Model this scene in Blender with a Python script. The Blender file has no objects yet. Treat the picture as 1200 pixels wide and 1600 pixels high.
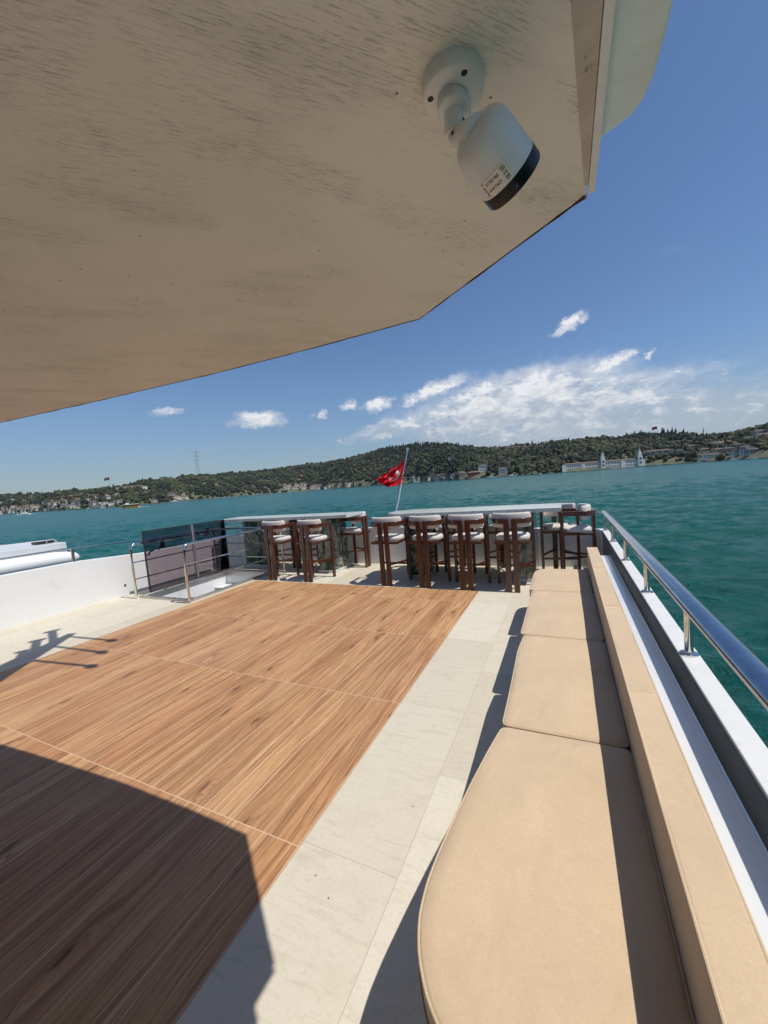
import bpy, bmesh, math, random
import numpy as np
from mathutils import Vector, Matrix, noise as mnoise
R_ = math.radians
random.seed(7)
scene = bpy.context.scene
col = scene.collection

# ------------------------------------------------------------------ camera
H = 1.585
cam_d = bpy.data.cameras.new("camera")
cam = bpy.data.objects.new("camera", cam_d)
col.objects.link(cam)
RM = Matrix(((0.9037956765, 0.0386424847, 0.4262160643),
             (0.4209691511, 0.0990546384, -0.9016502384),
             (-0.0770606837, 0.9943314014, 0.0732578599)))
cam.matrix_world = Matrix.Translation((0, 0, H)) @ RM.to_4x4()
cam_d.sensor_fit = 'VERTICAL'
cam_d.sensor_height = 24.0
cam_d.lens = 24.0 * 604 / 1600
cam_d.clip_start = 0.02
cam_d.clip_end = 30000
scene.camera = cam

# ------------------------------------------------------------------ light
SUN_EL = 64.4
SUN_AZ = 88.6          # clockwise from +Y
EXPOSURE = -0.08
HAZE = 1.6e-5
scene.view_settings.view_transform = 'Standard'
scene.view_settings.look = 'None'
scene.view_settings.gamma = 1
scene.view_settings.exposure = EXPOSURE

sd = bpy.data.lights.new("sun", 'SUN')
sd.energy = 5.0
sd.angle = R_(0.5)
sd.color = (1.0, 0.955, 0.89)
sun = bpy.data.objects.new("sun", sd)
col.objects.link(sun)
sv = Vector((math.sin(R_(SUN_AZ)) * math.cos(R_(SUN_EL)), math.cos(R_(SUN_AZ)) * math.cos(R_(SUN_EL)), math.sin(R_(SUN_EL))))
sun.rotation_euler = sv.to_track_quat('Z', 'Y').to_euler()
sun.location = (10, 0, 20)

world = bpy.data.worlds.new("World")
scene.world = world
world.use_nodes = True


class NT:
    """small helper to write node trees tersely"""
    def __init__(s, tree):
        s.t = tree
        s.n = tree.nodes
        s.l = tree.links
        s.n.clear()

    def new(s, kind, **kw):
        nd = s.n.new(kind)
        for k, v in kw.items():
            setattr(nd, k, v)
        return nd

    def put(s, sock, v):
        if hasattr(v, 'is_output') or isinstance(v, bpy.types.NodeSocket):
            s.l.new(v, sock)
        else:
            sock.default_value = v

    def math(s, op, a, b=None, c=None, clamp=False):
        nd = s.new('ShaderNodeMath', operation=op, use_clamp=clamp)
        for i, v in enumerate((a, b, c)):
            if v is not None:
                s.put(nd.inputs[i], v)
        return nd.outputs[0]

    def vmath(s, op, a, b=None, out=0):
        nd = s.new('ShaderNodeVectorMath', operation=op)
        s.put(nd.inputs[0], a)
        if b is not None:
            s.put(nd.inputs[1], b)
        return nd.outputs[out]

    def noise(s, vec, scale, detail=4, rough=.55, dist=0, dim='3D', w=None, out='Fac'):
        nd = s.new('ShaderNodeTexNoise', noise_dimensions=dim)
        if vec is not None:
            s.l.new(vec, nd.inputs['Vector'])
        if w is not None:
            s.put(nd.inputs['W'], w)
        nd.inputs['Scale'].default_value = scale
        nd.inputs['Detail'].default_value = detail
        nd.inputs['Roughness'].default_value = rough
        nd.inputs['Distortion'].default_value = dist
        return nd.outputs[out]

    def mapping(s, vec, loc=(0, 0, 0), rot=(0, 0, 0), scl=(1, 1, 1), kind='POINT'):
        nd = s.new('ShaderNodeMapping', vector_type=kind)
        s.l.new(vec, nd.inputs[0])
        if kind != 'VECTOR':
            nd.inputs['Location'].default_value = loc
        nd.inputs['Rotation'].default_value = rot
        nd.inputs['Scale'].default_value = scl
        return nd.outputs[0]

    def sstep(s, v, a, b, lo=0.0, hi=1.0):
        nd = s.new('ShaderNodeMapRange', interpolation_type='SMOOTHSTEP')
        s.l.new(v, nd.inputs[0])
        nd.inputs[1].default_value = a
        nd.inputs[2].default_value = b
        nd.inputs[3].default_value = lo
        nd.inputs[4].default_value = hi
        return nd.outputs[0]

    def lin(s, v, a, b, lo=0.0, hi=1.0):
        nd = s.new('ShaderNodeMapRange')
        s.l.new(v, nd.inputs[0])
        nd.inputs[1].default_value = a
        nd.inputs[2].default_value = b
        nd.inputs[3].default_value = lo
        nd.inputs[4].default_value = hi
        return nd.outputs[0]

    def mix(s, f, a, b, mode='MIX'):
        nd = s.new('ShaderNodeMix', data_type='RGBA', blend_type=mode)
        s.put(nd.inputs[0], f)
        for sock, v in ((nd.inputs[6], a), (nd.inputs[7], b)):
            if isinstance(v, (tuple, list)):
                sock.default_value = (*v[:3], 1)
            else:
                s.l.new(v, sock)
        return nd.outputs[2]

    def sep(s, vec):
        nd = s.new('ShaderNodeSeparateXYZ')
        s.l.new(vec, nd.inputs[0])
        return nd.outputs

    def comb(s, x, y, z):
        nd = s.new('ShaderNodeCombineXYZ')
        for i, v in enumerate((x, y, z)):
            s.put(nd.inputs[i], v)
        return nd.outputs[0]

    def bump(s, h, strength=.3, dist=.01, normal=None):
        nd = s.new('ShaderNodeBump')
        s.l.new(h, nd.inputs['Height'])
        nd.inputs['Strength'].default_value = strength
        nd.inputs['Distance'].default_value = dist
        if normal is not None:
            s.l.new(normal, nd.inputs['Normal'])
        return nd.outputs[0]


# sky with far clouds, laid out by compass direction
w = NT(world.node_tree)
SKY_STRENGTH = 0.098
sky = w.new('ShaderNodeTexSky', sky_type='NISHITA')
sky.sun_disc = False
sky.sun_elevation = R_(SUN_EL)
sky.sun_rotation = R_(SUN_AZ)
sky.altitude = 0
sky.air_density = 1.0
sky.dust_density = 0.4
sky.ozone_density = 3.2
tc = w.new('ShaderNodeTexCoord').outputs['Generated']
dn = w.vmath('NORMALIZE', tc)
sx = w.sep(dn)
az = w.math('MULTIPLY', w.math('ARCTAN2', sx[0], sx[1]), 57.2958)
el = w.math('MULTIPLY', w.math('ARCSINE', sx[2]), 57.2958)
ae = w.comb(az, el, 0.0)
nz = w.noise(w.mapping(ae, rot=(0, 0, R_(-8)), scl=(.3, .62, 1)), 1.0, 8, .66, .35)
nz3 = w.noise(w.mapping(ae, loc=(3, 7, 0), rot=(0, 0, R_(-14)), scl=(.9, 1.5, 1)), 1.0, 8, .72, .5)
nz2 = w.noise(w.mapping(ae, loc=(9, 3, 0), rot=(0, 0, R_(-10)), scl=(.10, .34, 1)), 1.0, 4, .6, .3)
# az, el, half width, half height, tilt deg, weight
CL = [(-7, 9.0, 15, 4.2, 7, 1.25), (0, 7.0, 17, 4.6, 2, 1.05), (8, 5.6, 17, 4.2, -3, .85), (-22, 7.9, 9.5, 1.3, 8, .9), (-16.5, 12.6, 5.0, 1.1, 14, 1.0),
      (-11, 11.0, 6, 1.7, 12, 1.0), (-1, 11, 5.5, 2.0, 16, 1.05), (5.6, 12.5, 2.9, .95, 14, 1.05), (1.3, 17.9, 1.9, .75, 20, 1.0),
      (-42, 10.1, 3.6, 1.15, 2, 1.1), (-25, 11.3, 2.3, .95, 12, 1.05), (-29, 11.4, 1.5, .8, 10, .9), (-20.4, 11.2, 1.5, .75, 5, .9),
      (9.9, 12.6, .9, .5, 20, .8), (-33.2, 10.3, 1.1, .65, 5, .8), (-53.3, 11.2, 1.8, .5, 3, .7), (9, 8.0, 5, .6, 14, .6)]
wob = w.new('ShaderNodeTexNoise')
w.l.new(ae, wob.inputs['Vector'])
wob.inputs['Scale'].default_value = .55
wob.inputs['Detail'].default_value = 5
wob.inputs['Roughness'].default_value = .65
wofs = w.vmath('MULTIPLY', w.vmath('SUBTRACT', wob.outputs['Color'], (.5, .5, .5)), (5.0, 2.4, 0))
aew = w.vmath('ADD', ae, wofs)
acc = None
for (a0, e0, sa, se, tl, wt) in CL:
    v = w.mapping(aew, loc=(a0, e0, 0), rot=(0, 0, R_(tl)), scl=(sa * 1.25, se * 1.25, 1), kind='TEXTURE')
    ln = w.vmath('LENGTH', v, out=1)
    m = w.math('MULTIPLY', w.sstep(ln, 1.25, 0.15), wt)
    acc = m if acc is None else w.math('MAXIMUM', acc, m)
field = w.math('ADD', w.math('ADD', acc, w.math('MULTIPLY', w.math('SUBTRACT', nz, 0.5), 1.7)), w.math('MULTIPLY', w.math('SUBTRACT', nz3, 0.5), 1.5))
dens = w.sstep(field, 0.44, 1.05)
dens = w.math('MULTIPLY', dens, w.sstep(acc, 0.06, 0.3))
veil = w.math('MULTIPLY', w.sstep(w.math('ADD', acc, w.math('MULTIPLY', w.math('SUBTRACT', nz2, .5), .8)), .1, .8), .62)
dens = w.math('MAXIMUM', dens, veil)
horizon = w.math('MULTIPLY', w.sstep(el, 16, 0), .45)
bright = w.mix(w.sstep(w.math('ADD', nz, w.math('MULTIPLY', w.math('SUBTRACT', el, 8.0), .035)), .38, .72), (5.0, 5.6, 6.5), (9.6, 9.6, 9.7))
skyc = w.mix(horizon, w.mix(1.0, sky.outputs[0], (.90, 1.02, 1.16), 'MULTIPLY'), (2.3, 2.75, 3.1))
skyc = w.mix(w.math('MULTIPLY', dens, .92), skyc, bright)
bg = w.new('ShaderNodeBackground')
w.l.new(skyc, bg.inputs[0])
bg.inputs[1].default_value = SKY_STRENGTH
wo = w.new('ShaderNodeOutputWorld')
w.l.new(bg.outputs[0], wo.inputs[0])

# ------------------------------------------------------------------ material helpers
MATS = {}


def mat(name, color=(.5, .5, .5), rough=.5, metal=0.0, var=0.0, vscale=3.0, bump=0.0, bscale=200.0, dirt=None, dscale=1.5, dth=(.55, .75), coat=0.0, spec=.5, sheen=0.0, bdist=.002):
    m = bpy.data.materials.new(name)
    m.use_nodes = True
    t = NT(m.node_tree)
    p = t.new('ShaderNodeBsdfPrincipled')
    o = t.new('ShaderNodeOutputMaterial')
    t.l.new(p.outputs[0], o.inputs[0])
    p.inputs['Base Color'].default_value = (*color, 1)
    p.inputs['Roughness'].default_value = rough
    p.inputs['Metallic'].default_value = metal
    p.inputs['Coat Weight'].default_value = coat
    p.inputs['Specular IOR Level'].default_value = spec
    p.inputs['Sheen Weight'].default_value = sheen
    oc = t.new('ShaderNodeTexCoord').outputs['Object']
    c = None
    if var > 0:
        n = t.noise(oc, vscale, 5, .6)
        lo = tuple(max(0, x * (1 - var)) for x in color)
        hi = tuple(min(1, x * (1 + var)) for x in color)
        c = t.mix(t.lin(n, .3, .7), lo, hi)
    if dirt is not None:
        n = t.noise(oc, dscale, 7, .68)
        c = t.mix(t.sstep(n, dth[0], dth[1]), c if c is not None else color, dirt)
    if c is not None:
        t.l.new(c, p.inputs['Base Color'])
    if bump > 0:
        t.l.new(t.bump(t.noise(oc, bscale, 3), bump, bdist), p.inputs['Normal'])
    MATS[name] = m
    return m


M = {}
M['white'] = mat('white_paint', (.76, .765, .755), .38, var=.02, vscale=2, dirt=(.60, .575, .51), dscale=3.2, dth=(.56, .9), bump=.08, bscale=9, coat=.15)
M['white_gloss'] = mat('white_gloss', (.60, .61, .60), .13, var=.02, vscale=4, coat=.6, bump=.05, bscale=5)
M['steel'] = mat('polished_steel', (.72, .70, .66), .11, metal=1.0, bump=.05, bscale=60)
M['rail_steel'] = mat('handrail_steel', (.40, .43, .48), .13, metal=1.0, var=.12, vscale=14, bump=.12, bscale=35)
M['alu'] = mat('brushed_aluminium', (.50, .49, .47), .35, metal=.85, var=.15, vscale=30)
M['dark_frame'] = mat('dark_anodised_frame', (.03, .028, .032), .35, metal=.3)
M['cctv_white'] = mat('grey_white_plastic', (.76, .755, .735), .36, var=.04, vscale=25, bump=.04, bscale=400)
M['cctv_black'] = mat('black_gloss_plastic', (.006, .007, .010), .32, spec=.3)
M['hole'] = mat('dark_screw_hole', (.012, .012, .014), .6)
M['sticker'] = mat('sticker_paper', (.92, .80, .70), .6, var=.05, vscale=200)
M['ink'] = mat('sticker_ink', (.03, .02, .02), .6)
M['mahogany'] = None
M['cream'] = mat('cream_upholstery', (.58, .545, .50), .85, var=.05, vscale=18, bump=.25, bscale=160, sheen=.3, dirt=(.60, .53, .47), dscale=12, dth=(.58, .85))
M['black'] = mat('black_rubber', (.02, .02, .02), .6)
M['cabin_glass'] = mat('dark_cabin_glass', (.012, .014, .018), .08)
M['hull'] = mat('hull_white', (.78, .79, .78), .3, coat=.3)
M['slate'] = mat('slate_grey', (.12, .14, .16), .45, var=.1)
M['cover'] = mat('white_tarpaulin', (.74, .75, .76), .6, var=.05, vscale=2, bump=.6, bscale=2.2, bdist=.08)
M['grp_grey'] = mat('pale_grey_gelcoat', (.60, .61, .62), .35, var=.03)


def wood_mat():
    m = bpy.data.materials.new('mahogany_wood')
    m.use_nodes = True
    t = NT(m.node_tree)
    p = t.new('ShaderNodeBsdfPrincipled')
    o = t.new('ShaderNodeOutputMaterial')
    t.l.new(p.outputs[0], o.inputs[0])
    oc = t.new('ShaderNodeTexCoord').outputs['Object']
    g = t.noise(t.mapping(oc, scl=(1, 1, .07)), 55, 5, .6, .4)
    c = t.mix(t.lin(g, .3, .7), (.038, .009, .005), (.115, .030, .012))
    t.l.new(c, p.inputs['Base Color'])
    p.inputs['Roughness'].default_value = .3
    p.inputs['Coat Weight'].default_value = .4
    p.inputs['Coat Roughness'].default_value = .2
    t.l.new(t.bump(g, .15, .002), p.inputs['Normal'])
    return m


M['mahogany'] = wood_mat()


def fabric_mat():
    m = bpy.data.materials.new('beige_outdoor_fabric')
    m.use_nodes = True
    t = NT(m.node_tree)
    p = t.new('ShaderNodeBsdfPrincipled')
    o = t.new('ShaderNodeOutputMaterial')
    t.l.new(p.outputs[0], o.inputs[0])
    oc = t.new('ShaderNodeTexCoord').outputs['Object']
    n1 = t.noise(oc, 3.0, 5, .6)
    n2 = t.noise(oc, 160, 3, .7)
    c = t.mix(t.lin(n1, .3, .7), (.500, .372, .235), (.575, .430, .275))
    c = t.mix(t.lin(n2, .3, .7, 0, .35), c, (.37, .275, .185))
    v = t.new('ShaderNodeTexVoronoi', feature='F1', voronoi_dimensions='2D')
    t.l.new(oc, v.inputs['Vector'])
    v.inputs['Scale'].default_value = 7
    spot = t.math('MULTIPLY', t.sstep(v.outputs['Distance'], .05, .02), t.sstep(t.noise(oc, 4, 2), .55, .65))
    c = t.mix(t.math('MULTIPLY', spot, .5), c, (.58, .48, .36))
    t.l.new(c, p.inputs['Base Color'])
    p.inputs['Roughness'].default_value = .82
    p.inputs['Sheen Weight'].default_value = .15
    # twill weave
    wv = t.new('ShaderNodeTexWave', wave_type='BANDS', bands_direction='DIAGONAL')
    t.l.new(oc, wv.inputs['Vector'])
    wv.inputs['Scale'].default_value = 190
    wv.inputs['Distortion'].default_value = .6
    b1 = t.bump(wv.outputs['Fac'], .22, .0008)
    b2 = t.bump(t.noise(t.mapping(oc, scl=(1, 1.3, 1)), 4.5, 3, .5, .6), .38, .035, b1)
    wr = t.noise(t.mapping(oc, scl=(2.0, 14, 1)), 1.0, 3, .5, .8)
    b3 = t.bump(wr, .28, .012, b2)
    t.l.new(b3, p.inputs['Normal'])
    return m


M['fabric'] = fabric_mat()
M['piping'] = mat('brown_piping', (.30, .17, .10), .7)


def floor_wood():
    """porcelain planks with printed timber: 0.2 x 1.22 m, printed oak figure"""
    m = bpy.data.materials.new('wood_look_planks')
    m.use_nodes = True
    t = NT(m.node_tree)
    p = t.new('ShaderNodeBsdfPrincipled')
    o = t.new('ShaderNodeOutputMaterial')
    t.l.new(p.outputs[0], o.inputs[0])
    oc = t.new('ShaderNodeTexCoord').outputs['Object']
    x, y, z = t.sep(oc)
    PW, PL = 0.2025, 1.176
    xs = t.math('DIVIDE', t.math('ADD', x, 1.14), PW)
    ys = t.math('DIVIDE', t.math('SUBTRACT', y, 1.25), PL)
    ix = t.math('FLOOR', xs)
    iy = t.math('FLOOR', ys)
    fx = t.math('SUBTRACT', xs, ix)
    fy = t.math('SUBTRACT', ys, iy)
    wn = t.new('ShaderNodeTexWhiteNoise', noise_dimensions='2D')
    t.l.new(t.comb(ix, iy, 0.0), wn.inputs['Vector'])
    rnd = wn.outputs['Value']
    rcol = t.sep(wn.outputs['Color'])
    # plank local coordinates, shifted per plank
    off = t.comb(t.math('MULTIPLY', rcol[0], 40.0), t.math('MULTIPLY', rcol[1], 40.0), t.math('MULTIPLY', rcol[2], 40.0))
    pv = t.vmath('ADD', oc, off)
    # knots and the grain flowing round them
    vo = t.new('ShaderNodeTexVoronoi', feature='F1', voronoi_dimensions='2D')
    wobble = t.noise(pv, 7, 3, out='Color')
    t.l.new(t.mapping(t.vmath('ADD', pv, t.vmath('MULTIPLY', wobble, (.07, .12, 0))), scl=(6.0, 1.5, 1)), vo.inputs['Vector'])
    vo.inputs['Scale'].default_value = 1.0
    vcol = t.sep(vo.outputs['Color'])
    has = t.math('GREATER_THAN', vcol[0], .66)
    kd = vo.outputs['Distance']
    kn = t.math('MULTIPLY', t.sstep(kd, .11, .02), has)
    halo = t.math('MULTIPLY', t.sstep(kd, .42, .05), has)
    dist = t.noise(t.mapping(pv, scl=(5.0, .8, 1)), 1.0, 3, .5, .2)
    warp = t.math('ADD', t.math('MULTIPLY', dist, .11), t.math('MULTIPLY', halo, .035))
    gv = t.vmath('ADD', pv, t.comb(warp, 0.0, 0.0))
    gx = t.sep(gv)[0]
    ring = t.math('ADD', t.math('MULTIPLY', gx, 190.0), t.math('MULTIPLY', t.noise(t.mapping(gv, scl=(18, 1.6, 1)), 1.0, 3, .6), 9.0))
    ringw = t.math('ADD', t.math('MULTIPLY', t.math('SINE', ring), .5), .5)
    fine = t.noise(t.mapping(gv, scl=(210, 2.6, 1)), 1.0, 4, .75, .1)
    pores = t.noise(t.mapping(gv, scl=(330, 14, 1)), 1.0, 2, .6, 0)
    mid = t.noise(t.mapping(gv, scl=(34, .9, 1)), 1.0, 4, .65, .3)
    big = t.noise(t.mapping(pv, scl=(7, .5, 1)), 1.0, 3, .5, .3)
    c = t.mix(rnd, (.40, .195, .092), (.62, .395, .21))
    c = t.mix(t.math('MULTIPLY', rcol[1], .45), c, (.56, .27, .15))
    c = t.mix(t.lin(big, .3, .7, 0, .45), c, (.52, .29, .145))
    c = t.mix(t.math('MULTIPLY', t.sstep(mid, .46, .62), .66), c, (.23, .10, .045))
    c = t.mix(t.math('MULTIPLY', t.math('MULTIPLY', ringw, t.sstep(big, .35, .6)), .38), c, (.29, .135, .062))
    c = t.mix(t.math('MULTIPLY', t.sstep(fine, .50, .60), .62), c, (.17, .078, .036))
    c = t.mix(t.math('MULTIPLY', t.sstep(pores, .58, .68), .35), c, (.16, .07, .03))
    light = t.sstep(t.noise(t.mapping(gv, loc=(5, 2, 0), scl=(70, 1.0, 1)), 1.0, 4, .65, .2), .55, .68)
    c = t.mix(t.math('MULTIPLY', light, .5), c, (.76, .53, .31))
    c = t.mix(t.math('MULTIPLY', halo, .38), c, (.25, .105, .045))
    c = t.mix(t.math('MULTIPLY', kn, .8), c, (.07, .028, .013))
    # seams: thin pale lines, stronger where tiles end
    ex = t.math('MULTIPLY', t.math('MINIMUM', fx, t.math('SUBTRACT', 1.0, fx)), PW)
    ey = t.math('MULTIPLY', t.math('MINIMUM', fy, t.math('SUBTRACT', 1.0, fy)), PL)
    sxm = t.sstep(ex, .0040, .0012)
    sym = t.sstep(ey, .0032, .0012)
    third = t.math('FRACT', t.math('DIVIDE', t.math('ADD', ix, .5), 3.0))
    soft = t.math('ADD', .45, t.math('MULTIPLY', rcol[0], .5))
    seam = t.math('MAXIMUM', t.math('MULTIPLY', sxm, soft), t.math('MULTIPLY', sym, .95))
    c = t.mix(1.0, c, (.92, .895, .805), 'MULTIPLY')
    c = t.mix(seam, c, (.60, .43, .29))
    stain = t.sstep(t.noise(oc, 1.3, 5, .6), .35, .8)
    c = t.mix(t.math('MULTIPLY', stain, .15), c, (.55, .39, .25))
    t.l.new(c, p.inputs['Base Color'])
    p.inputs['Roughness'].default_value = .5
    p.inputs['Specular IOR Level'].default_value = .35
    h = t.math('SUBTRACT', t.math('MULTIPLY', fine, -.25), t.math('MULTIPLY', seam, 1.0))
    t.l.new(t.bump(h, .3, .002), p.inputs['Normal'])
    return m


def floor_tile():
    """off-white stone-look tiles with streaks running athwart"""
    m = bpy.data.materials.new('ivory_stone_tiles')
    m.use_nodes = True
    t = NT(m.node_tree)
    p = t.new('ShaderNodeBsdfPrincipled')
    o = t.new('ShaderNodeOutputMaterial')
    t.l.new(p.outputs[0], o.inputs[0])
    oc = t.new('ShaderNodeTexCoord').outputs['Object']
    x, y, z = t.sep(oc)
    # rows: strip between wood and x=-.67 is one column, next column is shifted half a tile
    PW, PL = 0.6, 1.176
    xs = t.math('DIVIDE', t.math('ADD', x, .672), PW)
    ix = t.math('FLOOR', xs)
    fx = t.math('SUBTRACT', xs, ix)
    even = t.math('MULTIPLY', t.math('FRACT', t.math('MULTIPLY', ix, .5)), 2.0)
    ys = t.math('ADD', t.math('DIVIDE', t.math('SUBTRACT', y, 1.28), PL), t.math('MULTIPLY', t.math('SUBTRACT', 1.0, even), .5))
    iy = t.math('FLOOR', ys)
    fy = t.math('SUBTRACT', ys, iy)
    wn = t.new('ShaderNodeTexWhiteNoise', noise_dimensions='2D')
    t.l.new(t.comb(ix, iy, 0.0), wn.inputs['Vector'])
    rnd = wn.outputs['Value']
    rc = t.sep(wn.outputs['Color'])
    off = t.comb(t.math('MULTIPLY', rc[0], 30.0), t.math('MULTIPLY', rc[1], 30.0), 0.0)
    pv = t.vmath('ADD', oc, off)
    st = t.noise(t.mapping(pv, rot=(0, 0, R_(2)), scl=(4.5, 34, 1)), 1.0, 7, .75, .6)
    blot = t.noise(pv, 6, 6, .7)
    sp = t.noise(pv, 55, 5, .8)
    c = t.mix(rnd, (.50, .45, .345), (.60, .555, .455))
    c = t.mix(t.math('MULTIPLY', t.sstep(st, .50, .68), .34), c, (.34, .30, .215))
    c = t.mix(t.math('MULTIPLY', t.sstep(blot, .48, .7), .34), c, (.43, .385, .28))
    c = t.mix(t.math('MULTIPLY', t.sstep(sp, .50, .68), .38), c, (.37, .33, .25))
    ex = t.math('MULTIPLY', t.math('MINIMUM', fx, t.math('SUBTRACT', 1.0, fx)), PW)
    ey = t.math('MULTIPLY', t.math('MINIMUM', fy, t.math('SUBTRACT', 1.0, fy)), PL)
    seam = t.sstep(t.math('MINIMUM', ex, ey), .0026, .0008)
    c = t.mix(t.math('MULTIPLY', seam, .5), c, (.30, .26, .19))
    # small brown marks
    vo = t.new('ShaderNodeTexVoronoi', feature='F1', voronoi_dimensions='2D')
    t.l.new(oc, vo.inputs['Vector'])
    vo.inputs['Scale'].default_value = 2.2
    sc = t.math('MULTIPLY', t.sstep(vo.outputs['Distance'], .012, .006), .8)
    c = t.mix(sc, c, (.06, .05, .04))
    t.l.new(c, p.inputs['Base Color'])
    p.inputs['Roughness'].default_value = .55
    h = t.math('SUBTRACT', t.math('MULTIPLY', st, .3), seam)
    t.l.new(t.bump(h, .35, .0025), p.inputs['Normal'])
    return m


def soffit_mat():
    m = bpy.data.materials.new('weathered_beige_soffit')
    m.use_nodes = True
    t = NT(m.node_tree)
    p = t.new('ShaderNodeBsdfPrincipled')
    o = t.new('ShaderNodeOutputMaterial')
    t.l.new(p.outputs[0], o.inputs[0])
    oc = t.new('ShaderNodeTexCoord').outputs['Object']
    # streak direction: azimuth 43 degrees
    rv = t.mapping(oc, rot=(0, 0, R_(43 - 90)), kind='POINT')
    rv = t.mapping(oc, rot=(0, 0, R_(-47)))
    streak = t.noise(t.mapping(rv, scl=(30, 400, 1)), 1.0, 6, .78, .1)
    patch = t.noise(oc, 5.5, 5, .62)
    patch2 = t.noise(t.mapping(rv, scl=(3.0, 9, 1)), 1.0, 4, .6)
    mask = t.sstep(t.math('ADD', t.math('MULTIPLY', patch, .5), t.math('MULTIPLY', patch2, .5)), .44, .60)
    s = t.math('MULTIPLY', t.sstep(streak, .52, .60), mask)
    c = t.mix(t.lin(t.noise(oc, 1.6, 5, .6), .3, .7), (.73, .675, .585), (.83, .78, .69))
    c = t.mix(t.math('MULTIPLY', s, .52), c, (.25, .215, .17))
    c = t.mix(t.math('MULTIPLY', t.sstep(patch2, .5, .75), .25), c, (.45, .43, .37))
    vo = t.new('ShaderNodeTexVoronoi', feature='F1', voronoi_dimensions='2D')
    t.l.new(oc, vo.inputs['Vector'])
    vo.inputs['Scale'].default_value = 13
    dots = t.math('MULTIPLY', t.sstep(vo.outputs['Distance'], .035, .02), t.math('GREATER_THAN', t.sep(vo.outputs['Color'])[1], .8))
    c = t.mix(t.math('MULTIPLY', dots, .8), c, (.10, .08, .06))
    t.l.new(c, p.inputs['Base Color'])
    p.inputs['Roughness'].default_value = .6
    h = t.math('ADD', t.math('MULTIPLY', s, -.8), t.math('MULTIPLY', t.noise(oc, 230, 3), .25))
    t.l.new(t.bump(h, .4, .0012), p.inputs['Normal'])
    return m


def marble_mat():
    m = bpy.data.materials.new('green_grey_marble')
    m.use_nodes = True
    t = NT(m.node_tree)
    p = t.new('ShaderNodeBsdfPrincipled')
    o = t.new('ShaderNodeOutputMaterial')
    t.l.new(p.outputs[0], o.inputs[0])
    oc = t.new('ShaderNodeTexCoord').outputs['Object']
    wv = t.mapping(oc, rot=(R_(35), R_(-38), R_(25)), scl=(1, 1, 1))
    d = t.noise(wv, 2.2, 5, .62, .6)
    ph = t.math('ADD', t.math('MULTIPLY', t.sep(wv)[0], 34.0), t.math('MULTIPLY', d, 22.0))
    b1 = t.math('ADD', t.math('MULTIPLY', t.math('SINE', ph), .5), .5)
    n2 = t.noise(t.mapping(wv, scl=(14, 2, 2)), 1.0, 6, .7, .8)
    c = t.mix(t.lin(n2, .3, .7), (.10, .12, .095), (.32, .335, .275))
    c = t.mix(t.math('MULTIPLY', t.sstep(b1, .62, .95), .5), c, (.40, .41, .34))
    c = t.mix(t.math('MULTIPLY', t.sstep(b1, .22, .03), .8), c, (.03, .04, .035))
    c = t.mix(t.sstep(t.noise(wv, 5, 4, .6, .5), .66, .72), c, (.02, .025, .022))
    # ripple light and dark painted as teal noise, mixed into the marble colour here
    f1 = t.noise(t.mapping(oc, rot=(0, 0, R_(10)), scl=(1, .8, 1)), .22, 11, .84, .4)
    c = t.mix(t.sstep(f1, .43, .485), (.0003, .045, .042), c)
    c = t.mix(t.math('MULTIPLY', t.sstep(f1, .52, .575), .9), c, (.012, .165, .150))
    t.l.new(c, p.inputs['Base Color'])
    gust = t.noise(oc, .02, 6, .6, .8)
    t.l.new(t.lin(gust, .3, .7, .07, .20), p.inputs['Roughness'])
    return m


def marble_top():
    m = bpy.data.materials.new('pale_green_marble_top')
    m.use_nodes = True
    t = NT(m.node_tree)
    p = t.new('ShaderNodeBsdfPrincipled')
    o = t.new('ShaderNodeOutputMaterial')
    t.l.new(p.outputs[0], o.inputs[0])
    oc = t.new('ShaderNodeTexCoord').outputs['Object']
    wv = t.mapping(oc, rot=(R_(10), R_(40), R_(52)))
    n2 = t.noise(t.mapping(wv, scl=(22, 1.6, 5)), 1.0, 6, .7, .9)
    c = t.mix(t.lin(n2, .3, .7), (.46, .50, .45), (.72, .74, .69))
    c = t.mix(t.sstep(t.noise(t.mapping(wv, scl=(30, 1.3, 6)), 1.0, 4, .6, 1.2), .60, .68), c, (.05, .06, .05))
    t.l.new(c, p.inputs['Base Color'])
    p.inputs['Roughness'].default_value = .12
    return m


def glass_mat():
    m = bpy.data.materials.new('smoked_glass')
    m.use_nodes = True
    t = NT(m.node_tree)
    o = t.new('ShaderNodeOutputMaterial')
    tr = t.new('ShaderNodeBsdfTransparent')
    tr.inputs[0].default_value = (.62, .575, .61, 1)
    gl = t.new('ShaderNodeBsdfGlossy')
    gl.inputs['Roughness'].default_value = .01
    gl.inputs[0].default_value = (.9, .9, .95, 1)
    fr = t.new('ShaderNodeFresnel')
    fr.inputs[0].default_value = 1.5
    mx = t.new('ShaderNodeMixShader')
    t.l.new(fr.outputs[0], mx.inputs[0])
    t.l.new(tr.outputs[0], mx.inputs[1])
    t.l.new(gl.outputs[0], mx.inputs[2])
    t.l.new(mx.outputs[0], o.inputs[0])
    return m


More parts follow.
